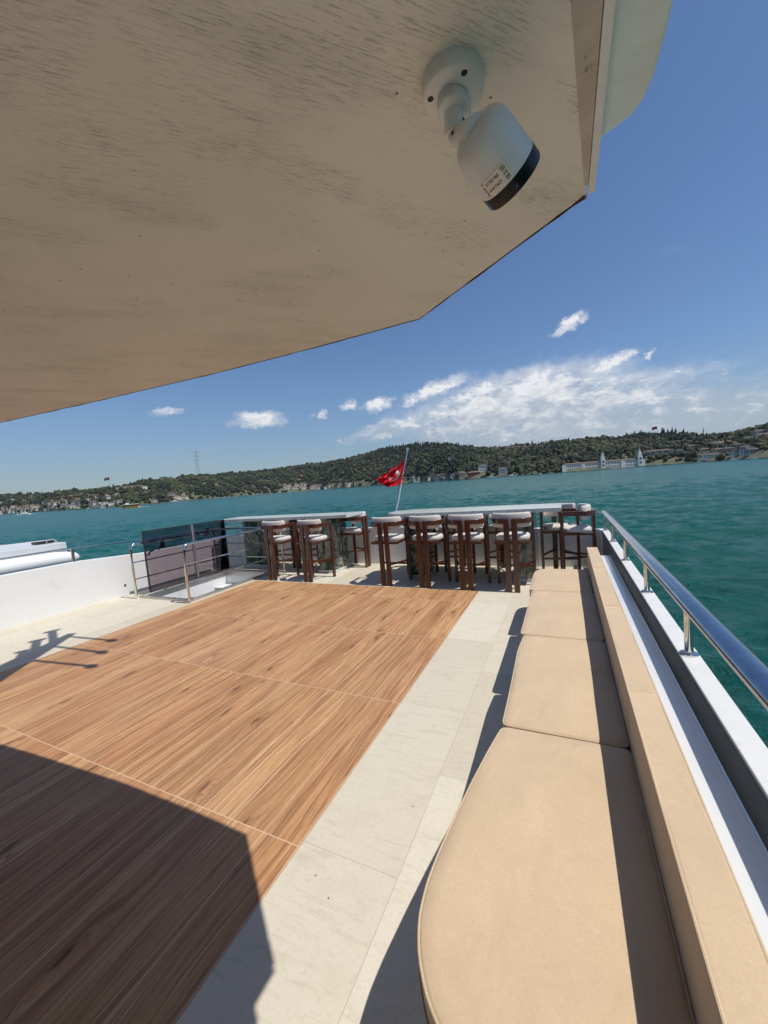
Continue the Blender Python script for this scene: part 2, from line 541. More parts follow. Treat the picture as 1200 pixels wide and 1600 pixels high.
def water_mat():
    m = bpy.data.materials.new('sea_water')
    m.use_nodes = True
    t = NT(m.node_tree)
    p = t.new('ShaderNodeBsdfPrincipled')
    o = t.new('ShaderNodeOutputMaterial')
    t.l.new(p.outputs[0], o.inputs[0])
    oc = t.new('ShaderNodeTexCoord').outputs['Object']
    n = t.noise(oc, .012, 4, .6, .5)
    c = t.mix(t.lin(n, .35, .65), (.0008, .074, .064), (.0012, .098, .086))
    t.l.new(c, p.inputs['Base Color'])
    p.inputs['Roughness'].default_value = .22
    p.inputs['IOR'].default_value = 1.33
    p.inputs['Specular IOR Level'].default_value = .5
    rv = t.mapping(oc, rot=(0, 0, R_(12)), scl=(1, 1.55, 1))
    w0 = t.noise(t.mapping(oc, rot=(0, 0, R_(-10)), scl=(1, 1.5, 1)), .30, 4, .6, .4)
    w1 = t.noise(rv, 1.7, 6, .70, .7)
    w2 = t.noise(rv, 4.6, 4, .65, .5)
    w00 = t.noise(t.mapping(oc, rot=(0, 0, R_(8)), scl=(1, 1.7, 1)), .085, 4, .6, .4)
    b = t.bump(w00, 1.0, 1.3)
    b = t.bump(w0, 1.0, .7, b)
    b = t.bump(w1, 1.0, .30, b)
    b = t.bump(w2, 1.0, .06, b)
    t.l.new(b, p.inputs['Normal'])
    return m


M['planks'] = floor_wood()
M['tiles'] = floor_tile()
M['soffit'] = soffit_mat()
M['marble'] = marble_mat()
M['marble_top'] = marble_top()
M['glass'] = glass_mat()
M['water'] = water_mat()


# ------------------------------------------------------------------ mesh helpers
class MB:
    def __init__(s):
        s.v = []
        s.f = []
        s.mi = []

    def add(s, vs, fs, mi=0):
        b = len(s.v)
        s.v.extend([tuple(p) for p in vs])
        for f in fs:
            s.f.append([b + i for i in f])
            s.mi.append(mi)
        return s

    def box(s, x0, x1, y0, y1, z0, z1, mi=0):
        return s.add([(x0, y0, z0), (x1, y0, z0), (x1, y1, z0), (x0, y1, z0), (x0, y0, z1), (x1, y0, z1), (x1, y1, z1), (x0, y1, z1)],
                     [(0, 3, 2, 1), (4, 5, 6, 7), (0, 1, 5, 4), (1, 2, 6, 5), (2, 3, 7, 6), (3, 0, 4, 7)], mi)

    def prism(s, poly, z0, z1, mi=0):
        n = len(poly)
        a = sum(poly[i][0] * poly[(i + 1) % n][1] - poly[(i + 1) % n][0] * poly[i][1] for i in range(n))
        if a < 0:
            poly = poly[::-1]
        vs = [(x, y, z0) for x, y in poly] + [(x, y, z1) for x, y in poly]
        fs = [tuple(range(n))[::-1], tuple(range(n, 2 * n))]
        fs += [(i, (i + 1) % n, n + (i + 1) % n, n + i) for i in range(n)]
        return s.add(vs, fs, mi)

    def sweep(s, path, sec, up=(0, 0, 1), closed=False, mi=0, scale=None):
        path = [Vector(p) for p in path]
        n = len(path)
        k = len(sec)
        up = Vector(up)
        vs = []
        for i, p in enumerate(path):
            if closed:
                d = path[(i + 1) % n] - path[i - 1]
                d1 = (path[(i + 1) % n] - p).normalized()
            else:
                a = path[max(i - 1, 0)]
                b = path[min(i + 1, n - 1)]
                d = b - a
                d1 = (b - p).normalized() if i < n - 1 else (p - a).normalized()
            d.normalize()
            side = d.cross(up)
            if side.length < 1e-4:
                side = d.cross(Vector((1, 0, 0)))
            side.normalize()
            u = side.cross(d).normalized()
            cs = max(.35, d.dot(d1))
            sc = scale[i] if scale else 1.0
            for (q, r) in sec:
                vs.append(p + side * q * sc / cs + u * r * sc)
        fs = []
        m = n if closed else n - 1
        for i in range(m):
            for j in range(k):
                a = i * k + j
                b = i * k + (j + 1) % k
                c = ((i + 1) % n) * k + (j + 1) % k
                d = ((i + 1) % n) * k + j
                fs.append((a, b, c, d))
        if not closed:
            fs.append(tuple(range(k))[::-1])
            fs.append(tuple((n - 1) * k + j for j in range(k)))
        return s.add(vs, fs, mi)

    def tube(s, path, r, n=12, closed=False, mi=0, scale=None):
        sec = [(r * math.cos(2 * math.pi * i / n), r * math.sin(2 * math.pi * i / n)) for i in range(n)]
        return s.sweep(path, sec, closed=closed, mi=mi, scale=scale, up=(0.013, 0.021, 1))

    def lathe(s, o, d, prof, n=32, mi=0, caps=True):
        o = Vector(o)
        d = Vector(d).normalized()
        a = d.cross(Vector((0, 0, 1)))
        if a.length < 1e-3:
            a = Vector((1, 0, 0))
        a.normalize()
        b = d.cross(a)
        vs = []
        for (h, r) in prof:
            for i in range(n):
                th = 2 * math.pi * i / n
                vs.append(o + d * h + (a * math.cos(th) + b * math.sin(th)) * r)
        fs = []
        for j in range(len(prof) - 1):
            for i in range(n):
                fs.append((j * n + i, j * n + (i + 1) % n, (j + 1) * n + (i + 1) % n, (j + 1) * n + i))
        if caps:
            fs.append(tuple(range(n))[::-1])
            fs.append(tuple((len(prof) - 1) * n + i for i in range(n)))
        return s.add(vs, fs, mi)

    def build(s, name, mats, parent=None, bevel=0.0, seg=2, smooth=35, recalc=True, loc=None):
        me = bpy.data.meshes.new(name)
        vs = s.v
        if loc is not None:
            vs = [(x - loc[0], y - loc[1], z - loc[2]) for x, y, z in vs]
        me.from_pydata(vs, [], s.f)
        if not isinstance(mats, (list, tuple)):
            mats = [mats]
        for q in mats:
            me.materials.append(q)
        me.polygons.foreach_set('material_index', s.mi)
        if recalc:
            bm = bmesh.new()
            bm.from_mesh(me)
            bmesh.ops.recalc_face_normals(bm, faces=bm.faces)
            bm.to_mesh(me)
            bm.free()
        if smooth:
            me.polygons.foreach_set('use_smooth', [True] * len(me.polygons))
            me.set_sharp_from_angle(angle=R_(smooth))
        me.update()
        o = bpy.data.objects.new(name, me)
        col.objects.link(o)
        if loc is not None:
            o.location = loc
        if parent:
            o.parent = parent
        if bevel > 0:
            b = o.modifiers.new('bevel', 'BEVEL')
            b.width = bevel
            b.segments = seg
            b.limit_method = 'ANGLE'
            b.angle_limit = R_(40)
            b.harden_normals = False
        return o


def tag(o, label=None, cat=None, group=None, kind=None):
    if label:
        o['label'] = label
    if cat:
        o['category'] = cat
    if group:
        o['group'] = group
    if kind:
        o['kind'] = kind
    return o


def empty(name, loc=(0, 0, 0), rz=0.0, label=None, cat=None, group=None, kind=None):
    o = bpy.data.objects.new(name, None)
    o.empty_display_size = .1
    col.objects.link(o)
    o.location = loc
    o.rotation_euler = (0, 0, rz)
    return tag(o, label, cat, group, kind)


def kids(o):
    return [c for c in list(col.objects) if c.parent == o]


def copy_tree(o, parent=None):
    c = o.copy()
    col.objects.link(c)
    if parent:
        c.parent = parent
    for ch in kids(o):
        copy_tree(ch, c)
    return c


def lerp(a, b, t):
    return a + (b - a) * t


def interp(tab, x):
    if x <= tab[0][0]:
        return tab[0][1]
    for (a, va), (b, vb) in zip(tab, tab[1:]):
        if x <= b:
            return lerp(va, vb, (x - a) / (b - a))
    return tab[-1][1]


def arc(cx, cy, r, a0, a1, n):
    return [(cx + r * math.cos(R_(lerp(a0, a1, i / n))), cy + r * math.sin(R_(lerp(a0, a1, i / n)))) for i in range(n + 1)]


# ------------------------------------------------------------------ deck floor
X0, X1 = -7.05, 0.50
WX0, WX1 = -5.18, -1.135
WY0, WY1 = -3.45, 5.28
HX0, HX1, HY0, HY1 = -6.50, -5.27, 3.96, 5.78     # stair hatch
STERN = [(-7.05, 6.0), (-6.75, 6.5), (-6.2, 6.78), (-5.0, 6.88), (-2.5, 6.90), (-.8, 6.90), (.1, 6.90), (.50, 6.90)]

mb = MB()
xs = [X0, HX0, HX1, WX0, WX1, X1]
ys = [-4.0, WY0, HY0, WY1, HY1, 6.0]
for i in range(5):
    for j in range(5):
        xm, ym = (xs[i] + xs[i + 1]) / 2, (ys[j] + ys[j + 1]) / 2
        if WX0 < xm < WX1 and WY0 < ym < WY1:
            continue
        if HX0 < xm < HX1 and HY0 < ym < HY1:
            continue
        a, b, c, d = xs[i], xs[i + 1], ys[j], ys[j + 1]
        mb.add([(a, c, 0), (b, c, 0), (b, d, 0), (a, d, 0)], [(0, 1, 2, 3)])
mb.add([(X1, 6.0, 0), (X0, 6.0, 0)] + [(x, y, 0) for x, y in STERN][1:], [tuple(range(9))])
o = mb.build('tiled_deck', M['tiles'], smooth=0)
tag(o, 'ivory stone tiled deck around the wood planking', None, None, 'structure')
mb = MB()
mb.box(WX0 + .002, WX1 - .002, WY0, WY1 - .002, -.05, .0005)
tag(mb.build('wood_deck', M['planks'], smooth=0), 'oak coloured plank floor in the middle of the deck', None, None, 'structure')

# ------------------------------------------------------------------ hull
mb = MB()
outl = [(-7.2, -9), (-7.2, 5.9), (-6.85, 6.62), (-6.25, 6.93), (-5.0, 7.03), (-2.5, 7.05), (-.8, 7.05), (.2, 7.04), (.60, 7.03), (.60, -9)]
n = len(outl)
zs = [(-.012, 1.0), (-1.2, .99), (-3.2, 1.0), (-6.6, .90)]
vs = []
for z, s in zs:
    for (x, y) in outl:
        vs.append(((x + 3.3) * s - 3.3, y * s, z))
fs = []
for k in range(len(zs) - 1):
    for i in range(n):
        fs.append((k * n + i, k * n + (i + 1) % n, (k + 1) * n + (i + 1) % n, (k + 1) * n + i))
mb.add(vs, fs)
tag(mb.build('yacht_hull', M['hull'], bevel=0), 'white hull of the yacht below the open deck', None, None, 'structure')

# ------------------------------------------------------------------ bulwarks (each a wall of its own)


def wall_strip(inner, outer, ztop, z0=-.01):
    """inner/outer lists of xy, ztop list of heights"""
    mb = MB()
    n = len(inner)
    vs = []
    for (a, b, z) in zip(inner, outer, ztop):
        vs += [(a[0], a[1], z0), (a[0], a[1], z), (b[0], b[1], z), (b[0], b[1], z0)]
    fs = []
    for i in range(n - 1):
        for j in range(4):
            fs.append((i * 4 + j, i * 4 + (j + 1) % 4, (i + 1) * 4 + (j + 1) % 4, (i + 1) * 4 + j))
    fs += [(0, 3, 2, 1), tuple((n - 1) * 4 + j for j in range(4))]
    return mb.add(vs, fs)


def zR(y):
    return .60


def zL(y):
    return interp([(-5, .76), (2.4, .735), (3.4, .735), (4.45, .665), (6.8, .65)], y)


ysr = [-4, -2, 0, 1, 2, 3, 4, 5, 5.6, 6.2, 6.6, 6.87]
M['white_worn'] = mat('worn_white_paint', (.60, .605, .595), .45, var=.04, vscale=6, dirt=(.46, .45, .41), dscale=9, dth=(.56, .8), bump=.15, bscale=40)
o = wall_strip([(.495, y) for y in ysr], [(.583, y) for y in ysr], [zR(y) for y in ysr]).build('bulwark', M['white_worn'], bevel=.004, smooth=30)
tag(o, 'low white bulwark wall along the right side carrying the thick handrail', 'bulwark')
mb = MB()
mb.box(.4915, .4945, -4, 6.86, .002, .585)  # thin slate-grey sheet covering the inner face behind the bench
mb.build('inner_panel', M['slate'], o)
ysl = [-4, -1, 0, 1, 2, 2.5, 3.4, 4, 4.45, 5.2, 5.98]
o = wall_strip([(-7.0, y) for y in ysl], [(-7.10, y) for y in ysl], [zL(y) for y in ysl]).build('bulwark', M['white'], bevel=.004, smooth=30)
tag(o, 'broad white bulwark wall along the left side of the deck', 'bulwark')
SI = [(-7.0, 5.985), (-6.70, 6.47), (-6.17, 6.74), (-5.0, 6.83), (-2.5, 6.85), (-.8, 6.86), (.1, 6.875), (.495, 6.88)]
SO = [(-7.10, 5.99), (-6.78, 6.56), (-6.2, 6.84), (-5.0, 6.93), (-2.5, 6.95), (-.8, 6.96), (.15, 6.975), (.583, 6.98)]
SZ = [.65, .66, .69, .73, .72, .66, .62, .60]
o = wall_strip(SI, SO, SZ).build('bulwark', M['white'], bevel=.004, smooth=30)
tag(o, 'white stern wall curving behind the marble bar tables', 'bulwark')
st = o
mb = MB()
mb.box(-6.35, -6.22, 6.63, 6.655, .1, .22)
mb.build('scupper', M['dark_frame'], st, bevel=.003)
# wall plugs on the left wall
for (y, z) in ((4.05, .17), (4.22, .14)):
    mb = MB()
    mb.lathe((-7.0, y, z), (1, 0, 0), [(0, .018), (.006, .018), (.008, .012)], 16)
    mb.build('drain_plug', M['dark_frame'], bpy.data.objects['bulwark.001'])

# ------------------------------------------------------------------ right handrail


def oval(rx, rz, n=20):
    return [(rx * math.cos(2 * math.pi * i / n), rz * math.sin(2 * math.pi * i / n)) for i in range(n)]


rail = empty('handrail', (.538, 1.0, .60), label='thick oval steel handrail on short posts along the right bulwark', cat='handrail')


def rel(o, par):
    o.location = Vector(o.location) - Vector(par.location)
    return o


HZ = .875
mb = MB()
mb.sweep([(.538, -4, HZ), (.538, 1.5, HZ), (.538, 4, HZ + .0), (.538, 5.6, HZ - .004), (.536, 6.95, HZ - .008)], oval(.050, .030))
rel(mb.build('rail_tube', M['rail_steel'], rail), rail)
mb = MB()
mb.box(.505, .512, -4, 6.6, HZ - .028, HZ - .016)
for y in [6.82, 5.78, 4.62, 3.47, 2.36, 1.22, .08, -1.05]:
    zb = zR(y)
    mb2 = MB()
    mb2.tube([(.538, y, zb - .002), (.538, y, HZ - .02)], .019, 18)
    p_ = rel(mb2.build('post', M['steel'], rail), rail)
    mb3 = MB()
    mb3.lathe((.538, y, zb), (0, 0, 1), [(0, .041), (.007, .041), (.011, .034), (.012, .018)], 28)
    f_ = mb3.build('base_flange', M['steel'], p_)
    f_.location = Vector((0, 0, 0))

# ------------------------------------------------------------------ thin rail left + stern
lr = empty('guard_rail', (-7.05, 3.4, .73), label='thin steel guard rail on top of the left wall', cat='guard rail')
mb = MB()
mb.tube([(-7.05, -4, 1.0), (-7.05, 1, .97), (-7.05, 2.5, .955), (-7.05, 3.4, .945), (-7.05, 4.5, .90), (-7.05, 5.95, .89)], .0135, 10)
rel(mb.build('rail_tube', M['steel'], lr), lr)
for y in (-1.8, .8, 3.36, 5.9):
    zt = interp([(-4, 1.0), (1, .97), (2.5, .955), (3.4, .945), (4.5, .9), (5.95, .89)], y)
    mb = MB()
    mb.tube([(-7.05, y, zL(y) - .002), (-7.05, y, zt)], .022, 12)
    mb.lathe((-7.05, y, zL(y)), (0, 0, 1), [(0, .035), (.006, .035), (.008, .02)], 18)
    rel(mb.build('post', M['steel'], lr), lr)
sr = empty('guard_rail', (-3, 6.9, .7), label='thin steel guard rail round the stern behind the bar tables', cat='guard rail')
SP = [(-7.05, 5.98, .89), (-6.76, 6.52, .895), (-6.2, 6.80, .90), (-5, 6.88, .90), (-2.5, 6.90, .89), (-.8, 6.91, .88), (.12, 6.93, .87), (.53, 6.93, .865)]
mb = MB()
mb.tube(SP, .0125, 10)
rel(mb.build('rail_tube', M['steel'], sr), sr)
for (x, y, z) in [(-6.76, 6.52, .66), (-5.6, 6.84, .71), (-4.3, 6.885, .73), (-3.0, 6.895, .72), (-1.6, 6.90, .68), (-.3, 6.92, .64)]:
    mb = MB()
    mb.tube([(x, y, z), (x, y, interp([(p[0], p[2]) for p in SP], x))], .013, 10)
    rel(mb.build('post', M['steel'], sr), sr)

# ------------------------------------------------------------------ bench along the right side
bench = empty('bench_base', (-.05, 2.5, 0), label='long white built-in bench box under the beige cushions', cat='bench')
BO = [(-.30, 4.62), (-.30, 1.25), (-.335, 1.0), (-.345, .88), (-.325, .76), (-.26, .68), (-.1, .6), (.1935, .1), (.1935, 4.70), (-.2, 4.70)]
mb = MB()
mb.prism(BO, 0.001, .385)
rel(mb.build('plinth', M['white'], bench, bevel=.006), bench)
mb = MB()
mb.box(.194, .297, -1.2, 4.86, .001, .395)
mb.box(.2975, .423, -1.2, 4.86, .001, .602)
rel(mb.build('back_ledge', M['white_gloss'], bench, bevel=.008, seg=3), bench)


def cushion(name, outline, z0, z1, r=.016, crown=.005, pip=True, smooth_n=2, label=None, group=None, cat='cushion'):
    n = len(outline)
    a = sum(outline[i][0] * outline[(i + 1) % n][1] - outline[(i + 1) % n][0] * outline[i][1] for i in range(n))
    if a < 0:
        outline = outline[::-1]
    # densify
    pts = []
    for i in range(n):
        p, q = Vector(outline[i]), Vector(outline[(i + 1) % n])
        k = max(1, int((q - p).length / .022))
        for j in range(k):
            pts.append(p.lerp(q, j / k))
    # corner rounding by smoothing
    for it in range(smooth_n):
        pts = [pts[i] * .6 + (pts[i - 1] + pts[(i + 1) % len(pts)]) * .2 for i in range(len(pts))]
    n = len(pts)
    cen = sum(pts, Vector((0, 0))) / n

    def inset(d):
        res = []
        for i in range(n):
            t = (pts[(i + 1) % n] - pts[i - 1]).normalized()
            res.append(pts[i] + Vector((-t.y, t.x)) * d)
        return res
    rings = [(inset(r * .9), z0), (inset(r * .25), z0 + r * .3), (inset(0), z0 + r), (inset(0), z1 - r * .7), (inset(r * .18), z1 - r * .25), (inset(r * .6), z1)]
    top = inset(r * .6)
    for f, zz in ((.9, .45), (.78, .8), (.6, 1.0)):
        rings.append(([cen.lerp(p, f) for p in top], z1 + crown * zz))
    vs = []
    ox, oy = cen
    for rg, z in rings:
        for p in rg:
            dz = mnoise.noise(Vector((p.x * 3.1, p.y * 3.1, z))) * .004 if z > z1 - .001 else 0
            vs.append((p.x - ox, p.y - oy, z + dz - z0))
    fs = [tuple(range(n))[::-1]]
    for k in range(len(rings) - 1):
        for i in range(n):
            fs.append((k * n + i, k * n + (i + 1) % n, (k + 1) * n + (i + 1) % n, (k + 1) * n + i))
    k = len(rings) - 1
    fs.append(tuple(k * n + i for i in range(n)))
    mb = MB()
    mb.add(vs, fs)
    root = empty(name, (ox, oy, z0), label=label, cat=cat, group=group)
    mb.build('cushion_body', M['fabric'], root, smooth=89)
    if pip:
        mb = MB()
        mb.tube([(p.x - ox, p.y - oy, z1 - z0 - r * .42) for p in inset(r * .02)], .0042, 8, closed=True)
        mb.build('piping', M['fabric'], root)
        mb = MB()
        mb.tube([(p.x - ox, p.y - oy, r * .6) for p in inset(r * .02)], .0042, 8, closed=True)
        mb.build('piping', M['piping'], root)
    return root


G = 'beige seat cushions on the bench'
ZC0, ZC1 = .388, .468
big = [(.192, -.3), (.192, 1.692), (-.296, 1.684), (-.325, 1.52), (-.352, 1.34), (-.372, 1.18), (-.388, 1.03), (-.393, .93), (-.386, .84), (-.362, .765), (-.318, .695), (-.262, .645), (-.18, .60), (-.05, .50), (.05, .2)]
cushion('seat_cushion', big, ZC0, ZC1, label='nearest and longest beige seat cushion with a sweeping rounded corner', group=G)
cushion('seat_cushion', [(.190, 1.705), (.190, 2.755), (-.298, 2.745), (-.312, 2.5), (-.300, 1.95), (-.298, 1.70)], ZC0, ZC1, label='second beige seat cushion, right behind the big rounded one', group=G)
cushion('seat_cushion', [(.188, 2.768), (.188, 3.845), (-.322, 3.835), (-.322, 2.76)], ZC0, ZC1, label='third beige seat cushion, between the square one and the stern end cushion', group=G)
endc = [(.186, 3.858), (.186, 4.74), (-.22, 4.74), (-.29, 4.71), (-.335, 4.64), (-.35, 4.52), (-.35, 3.85)]
cushion('seat_cushion', endc, ZC0, ZC1, label='farthest beige seat cushion with rounded end beside the bar stools', group=G)
GB = 'narrow beige back cushions standing behind the seat'
bks = [(-.35, .664, 'nearest narrow back cushion, beside the near end of the big seat cushion'),
       (.667, 1.738, 'narrow beige back cushion beside the second half of the big seat cushion'),
       (1.741, 2.812, 'narrow beige back cushion beside the second seat cushion'),
       (2.815, 3.872, 'narrow beige back cushion beside the third seat cushion'),
       (3.875, 4.87, 'narrow beige back cushion at the stern end of the bench')]
for (a, b, lb) in bks[1:] + bks[:1]:
    cushion('back_cushion', [(.196, a), (.294, a), (.294, b), (.196, b)], .398, .690, r=.006, crown=.0, smooth_n=0, label=lb, group=GB)
for o_ in list(col.objects):
    pass

# ------------------------------------------------------------------ bar tables


def bar_table(x0, x1, y0, y1, ztop, slabs, label, corner=.0):
    t = empty('bar_table', ((x0 + x1) / 2, (y0 + y1) / 2, 0), label=label, cat='bar table', group='marble bar tables')
    cx_, cy_ = (x0 + x1) / 2, (y0 + y1) / 2
    mb = MB()
    poly = [(x0 + corner, y0), (x1, y0), (x1, y1), (x0 + corner, y1), (x0, y1 - corner), (x0, y0 + corner)] if corner else [(x0, y0), (x1, y0), (x1, y1), (x0, y1)]
    poly = [(a - cx_, b - cy_) for a, b in poly]
    mb.prism(poly, ztop - .055, ztop)
    mb.build('tabletop', M['marble_top'], t, bevel=.003)
    for (a, b, c, d) in slabs:
        mb = MB()
        mb.box(a - cx_, b - cx_, c - cy_, d - cy_, .001, ztop - .057)
        mb.build('leg', M['marble'], t, bevel=.003)
        mb = MB()
        mb.box(a - cx_ - .012, b - cx_ + .012, c - cy_ - .012, d - cy_ + .012, .0015, .05)
        mb.build('plinth', M['marble_top'], t, bevel=.003)
    return t


bar_table(-6.72, -3.55, 5.92, 6.55, 1.085, [(-6.42, -5.62, 6.30, 6.44), (-4.26, -3.93, 5.98, 6.53)], 'left veined marble bar table beside the stair hatch with two stools')
bar_table(-2.72, -.06, 5.66, 6.44, 1.085, [(-.73, -.42, 5.84, 6.38), (-2.42, -2.11, 5.84, 6.38)], 'right veined marble bar table with four stools along its front', corner=.22)

# ------------------------------------------------------------------ bar stools


def make_stool():
    r = empty('bar_stool')
    wd = .245
    # back legs: a close pair in the middle of the back
    for s in (-1, 1):
        mb = MB()
        mb.box(s * .016 if s > 0 else -.088, .088 if s > 0 else -.016, -.018, .018, .001, .99)
        mb.build('leg', M['mahogany'], r, bevel=.005)
    for s in (-1, 1):
        mb = MB()
        mb.box(s * wd - .02, s * wd + .02, .40, .445, .001, .99)
        mb.build('leg', M['mahogany'], r, bevel=.005)
    # arm band: from the front legs round to the back legs
    for s in (-1, 1):
        pts = [(s * wd, .425, .962), (s * wd, .27, .962)]
        for a in range(0, 8):
            th = R_(90 * a / 7)
            pts.append((s * (wd - .16 + .16 * math.cos(th)), .16 - .15 * math.sin(th), .962))
        pts.append((s * .025, .006, .962))
        mb = MB()
        mb.sweep(pts, [(-.013, -.034), (.013, -.034), (.013, .034), (-.013, .034)])
        mb.build('armrest', M['mahogany'], r, bevel=.004)
    # back cushion: thick pad hugging the band
    pts = []
    wc = .232
    for a in range(-11, 12):
        u = a / 11
        th = R_(u * 82)
        pts.append((wc * math.sin(th) * 1.0, .170 - .130 * math.cos(th), .968))
    sec = []
    for i in range(20):
        th = 2 * math.pi * i / 20
        ex = 2.0 / 4.5
        cx_ = abs(math.cos(th)) ** ex * (1 if math.cos(th) >= 0 else -1)
        sx_ = abs(math.sin(th)) ** ex * (1 if math.sin(th) >= 0 else -1)
        sec.append((.031 * cx_, .098 * sx_))
    scs = [.82] + [1] * 21 + [.82]
    mb = MB()
    mb.sweep(pts, sec, scale=scs)
    # the band and legs sit just outside the pad
    mb.v = [(x, y + .018, z) for x, y, z in mb.v]
    mb.build('back_cushion', M['cream'], r, smooth=50)
    # seat cushion, D shaped
    n = 36
    out = []
    for i in range(n):
        th = 2 * math.pi * i / n
        ex = 2 / 3.0
        x = .222 * abs(math.cos(th)) ** ex * (1 if math.cos(th) >= 0 else -1)
        y = .235 + .205 * abs(math.sin(th)) ** ex * (1 if math.sin(th) >= 0 else -1)
        out.append((x, y))
    mb = MB()
    vs = []
    rings = [(.86, .690), (.97, .697), (1.0, .715), (1.0, .735), (.97, .752), (.88, .763), (.6, .770), (.3, .772)]
    for f, z in rings:
        for x, y in out:
            vs.append((x * f, .235 + (y - .235) * f, z))
    fs = [tuple(range(n))[::-1]]
    for k in range(len(rings) - 1):
        for i in range(n):
            fs.append((k * n + i, k * n + (i + 1) % n, (k + 1) * n + (i + 1) % n, (k + 1) * n + i))
    fs.append(tuple((len(rings) - 1) * n + i for i in range(n)))
    mb.add(vs, fs)
    mb.build('seat', M['cream'], r, smooth=50)
    mb = MB()
    mb.box(-wd + .02, wd - .02, .405, .44, .650, .688)
    mb.box(-wd + .02, -wd + .045, .02, .405, .655, .688)
    mb.box(wd - .045, wd - .02, .02, .405, .655, .688)
    mb.box(-wd + .02, wd - .02, .018, .045, .650, .688)
    mb.build('seat_frame', M['mahogany'], r, bevel=.003)
    mb = MB()
    mb.box(-wd + .02, wd - .02, .41, .435, .255, .285)
    mb.build('footrest', M['mahogany'], r, bevel=.003)
    for s in (-1, 1):
        mb = MB()
        mb.sweep([(s * (wd - .01), .42, .33), (s * .055, .01, .33)], [(-.011, -.014), (.011, -.014), (.011, .014), (-.011, .014)])
        mb.build('stretcher', M['mahogany'], r)
    return r


SG = 'cream upholstered bar stools round the marble tables'
stools = [  # x, y of the pair of back legs, rotation, label
    (-4.83, 5.33, 2, 'leftmost front stool of the left marble table, by the stair hatch rail'),
    (-4.05, 5.33, -3, 'front stool at the right end of the left marble table'),
    (-2.56, 5.32, 1, 'first from the left of the four stools before the right marble table'),
    (-1.93, 5.32, -2, 'second from the left of the four stools before the right marble table'),
    (-1.30, 5.30, 1, 'third from the left of the four stools before the right marble table'),
    (-.68, 5.30, 0, 'rightmost of the four stools before the right marble table, next to the bench'),
    (-5.35, 6.72, 180, 'stool behind the left marble table, the one nearer the hatch'),
    (-4.72, 6.72, 182, 'stool behind the left marble table, nearer the gap between tables'),
    (-3.52, 6.55, 88, 'stool standing in the gap between the two tables at the end of the left one'),
    (-2.30, 6.72, 181, 'leftmost of the stools behind the right marble table'),
    (-1.63, 6.72, 178, 'second from the left of the stools behind the right marble table'),
    (-.96, 6.70, 180, 'third from the left of the stools behind the right marble table'),
    (-.13, 6.66, 184, 'stool behind the right end of the right marble table with its cushion past the tabletop'),
    (.345, 6.22, 93, 'stool turned sideways in the corner behind the bench end'),
]
proto = make_stool()
for i, (x, y, a, lb) in enumerate(stools):
    s_ = proto if i == 0 else copy_tree(proto)
    s_.location = (x, y, 0)
    s_.rotation_euler = (0, 0, R_(a))
    tag(s_, lb, 'bar stool', SG)

# ------------------------------------------------------------------ stair hatch
hatch = empty('stair_hatch', ((HX0 + HX1) / 2, (HY0 + HY1) / 2, 0), label='open stair hatch in the deck with white stairwell below', cat='hatch')
mb = MB()
for (a, b, c, d) in [(HX0, HX1, HY0, HY0 + .06), (HX0, HX1, HY1 - .06, HY1), (HX0, HX0 + .06, HY0 + .06, HY1 - .06), (HX1 - .06, HX1, HY0 + .06, HY1 - .06)]:
    mb.box(a, b, c, d, -.06, .035)
rel(mb.build('coaming', M['alu'], hatch, bevel=.004), hatch)
mb = MB()
i0, i1, j0, j1 = HX0 + .05, HX1 - .05, HY0 + .05, HY1 - .05
mb.add([(i0, j0, -.05), (i1, j0, -.05), (i1, j1, -.05), (i0, j1, -.05), (i0, j0, -2.3), (i1, j0, -2.3), (i1, j1, -2.3), (i0, j1, -2.3)],
       [(0, 1, 5, 4), (1, 2, 6, 5), (2, 3, 7, 6), (3, 0, 4, 7), (4, 5, 6, 7)])
rel(mb.build('stairwell_wall', M['white'], hatch, recalc=False, smooth=0), hatch)
for k in range(9):
    mb = MB()
    yk = HY1 - .10 - .19 * k
    mb.box(i0 + .01, i1 - .01, yk - .26, yk, -.26 - .23 * k, -.225 - .23 * k)
    rel(mb.build('step', M['grp_grey'], hatch, bevel=.004), hatch)
mb = MB()
mb.tube([(i0 + .08, j0 + .1, -.25), (i0 + .08, j0 + .75, -.25), (i0 + .5, j0 + .95, -.25)], .016, 10)
for (a, b) in [(i0 + .08, j0 + .12), (i0 + .08, j0 + .74), (i0 + .3, j0 + .86)]:
    mb.tube([(a, b, -.26), (a, b, -1.0)], .014, 8)
rel(mb.build('stair_rail', M['dark_frame'], hatch), hatch)

# lifted glass lid
gx, gy0, gy1 = -6.46, 4.12, 5.86
gz0, gz1 = .05, 1.10
lid = empty('glass_hatch_lid', (gx, (gy0 + gy1) / 2, gz0), label='smoked glass hatch lid standing upright on the stair hatch', cat='hatch lid')
ly0, ly1, lh = gy0 - (gy0 + gy1) / 2, gy1 - (gy0 + gy1) / 2, gz1 - gz0
mb = MB()
mb.box(-.006, .006, ly0 + .02, ly1 - .02, .02, lh - .02)
mb.build('pane', M['glass'], lid)
mb = MB()
fw = .018
mb.box(-.014, .014, ly0, ly1, 0, fw)
mb.box(-.014, .014, ly0, ly1, lh - fw, lh)
mb.box(-.014, .014, ly0, ly0 + fw, fw, lh - fw)
mb.box(-.014, .014, ly1 - fw, ly1, fw, lh - fw)
mb.build('frame', M['dark_frame'], lid, bevel=.002)
mb = MB()
mb.box(-.022, .022, .065, .110, fw, lh - fw)
mb.build('mullion', M['alu'], lid, bevel=.004)
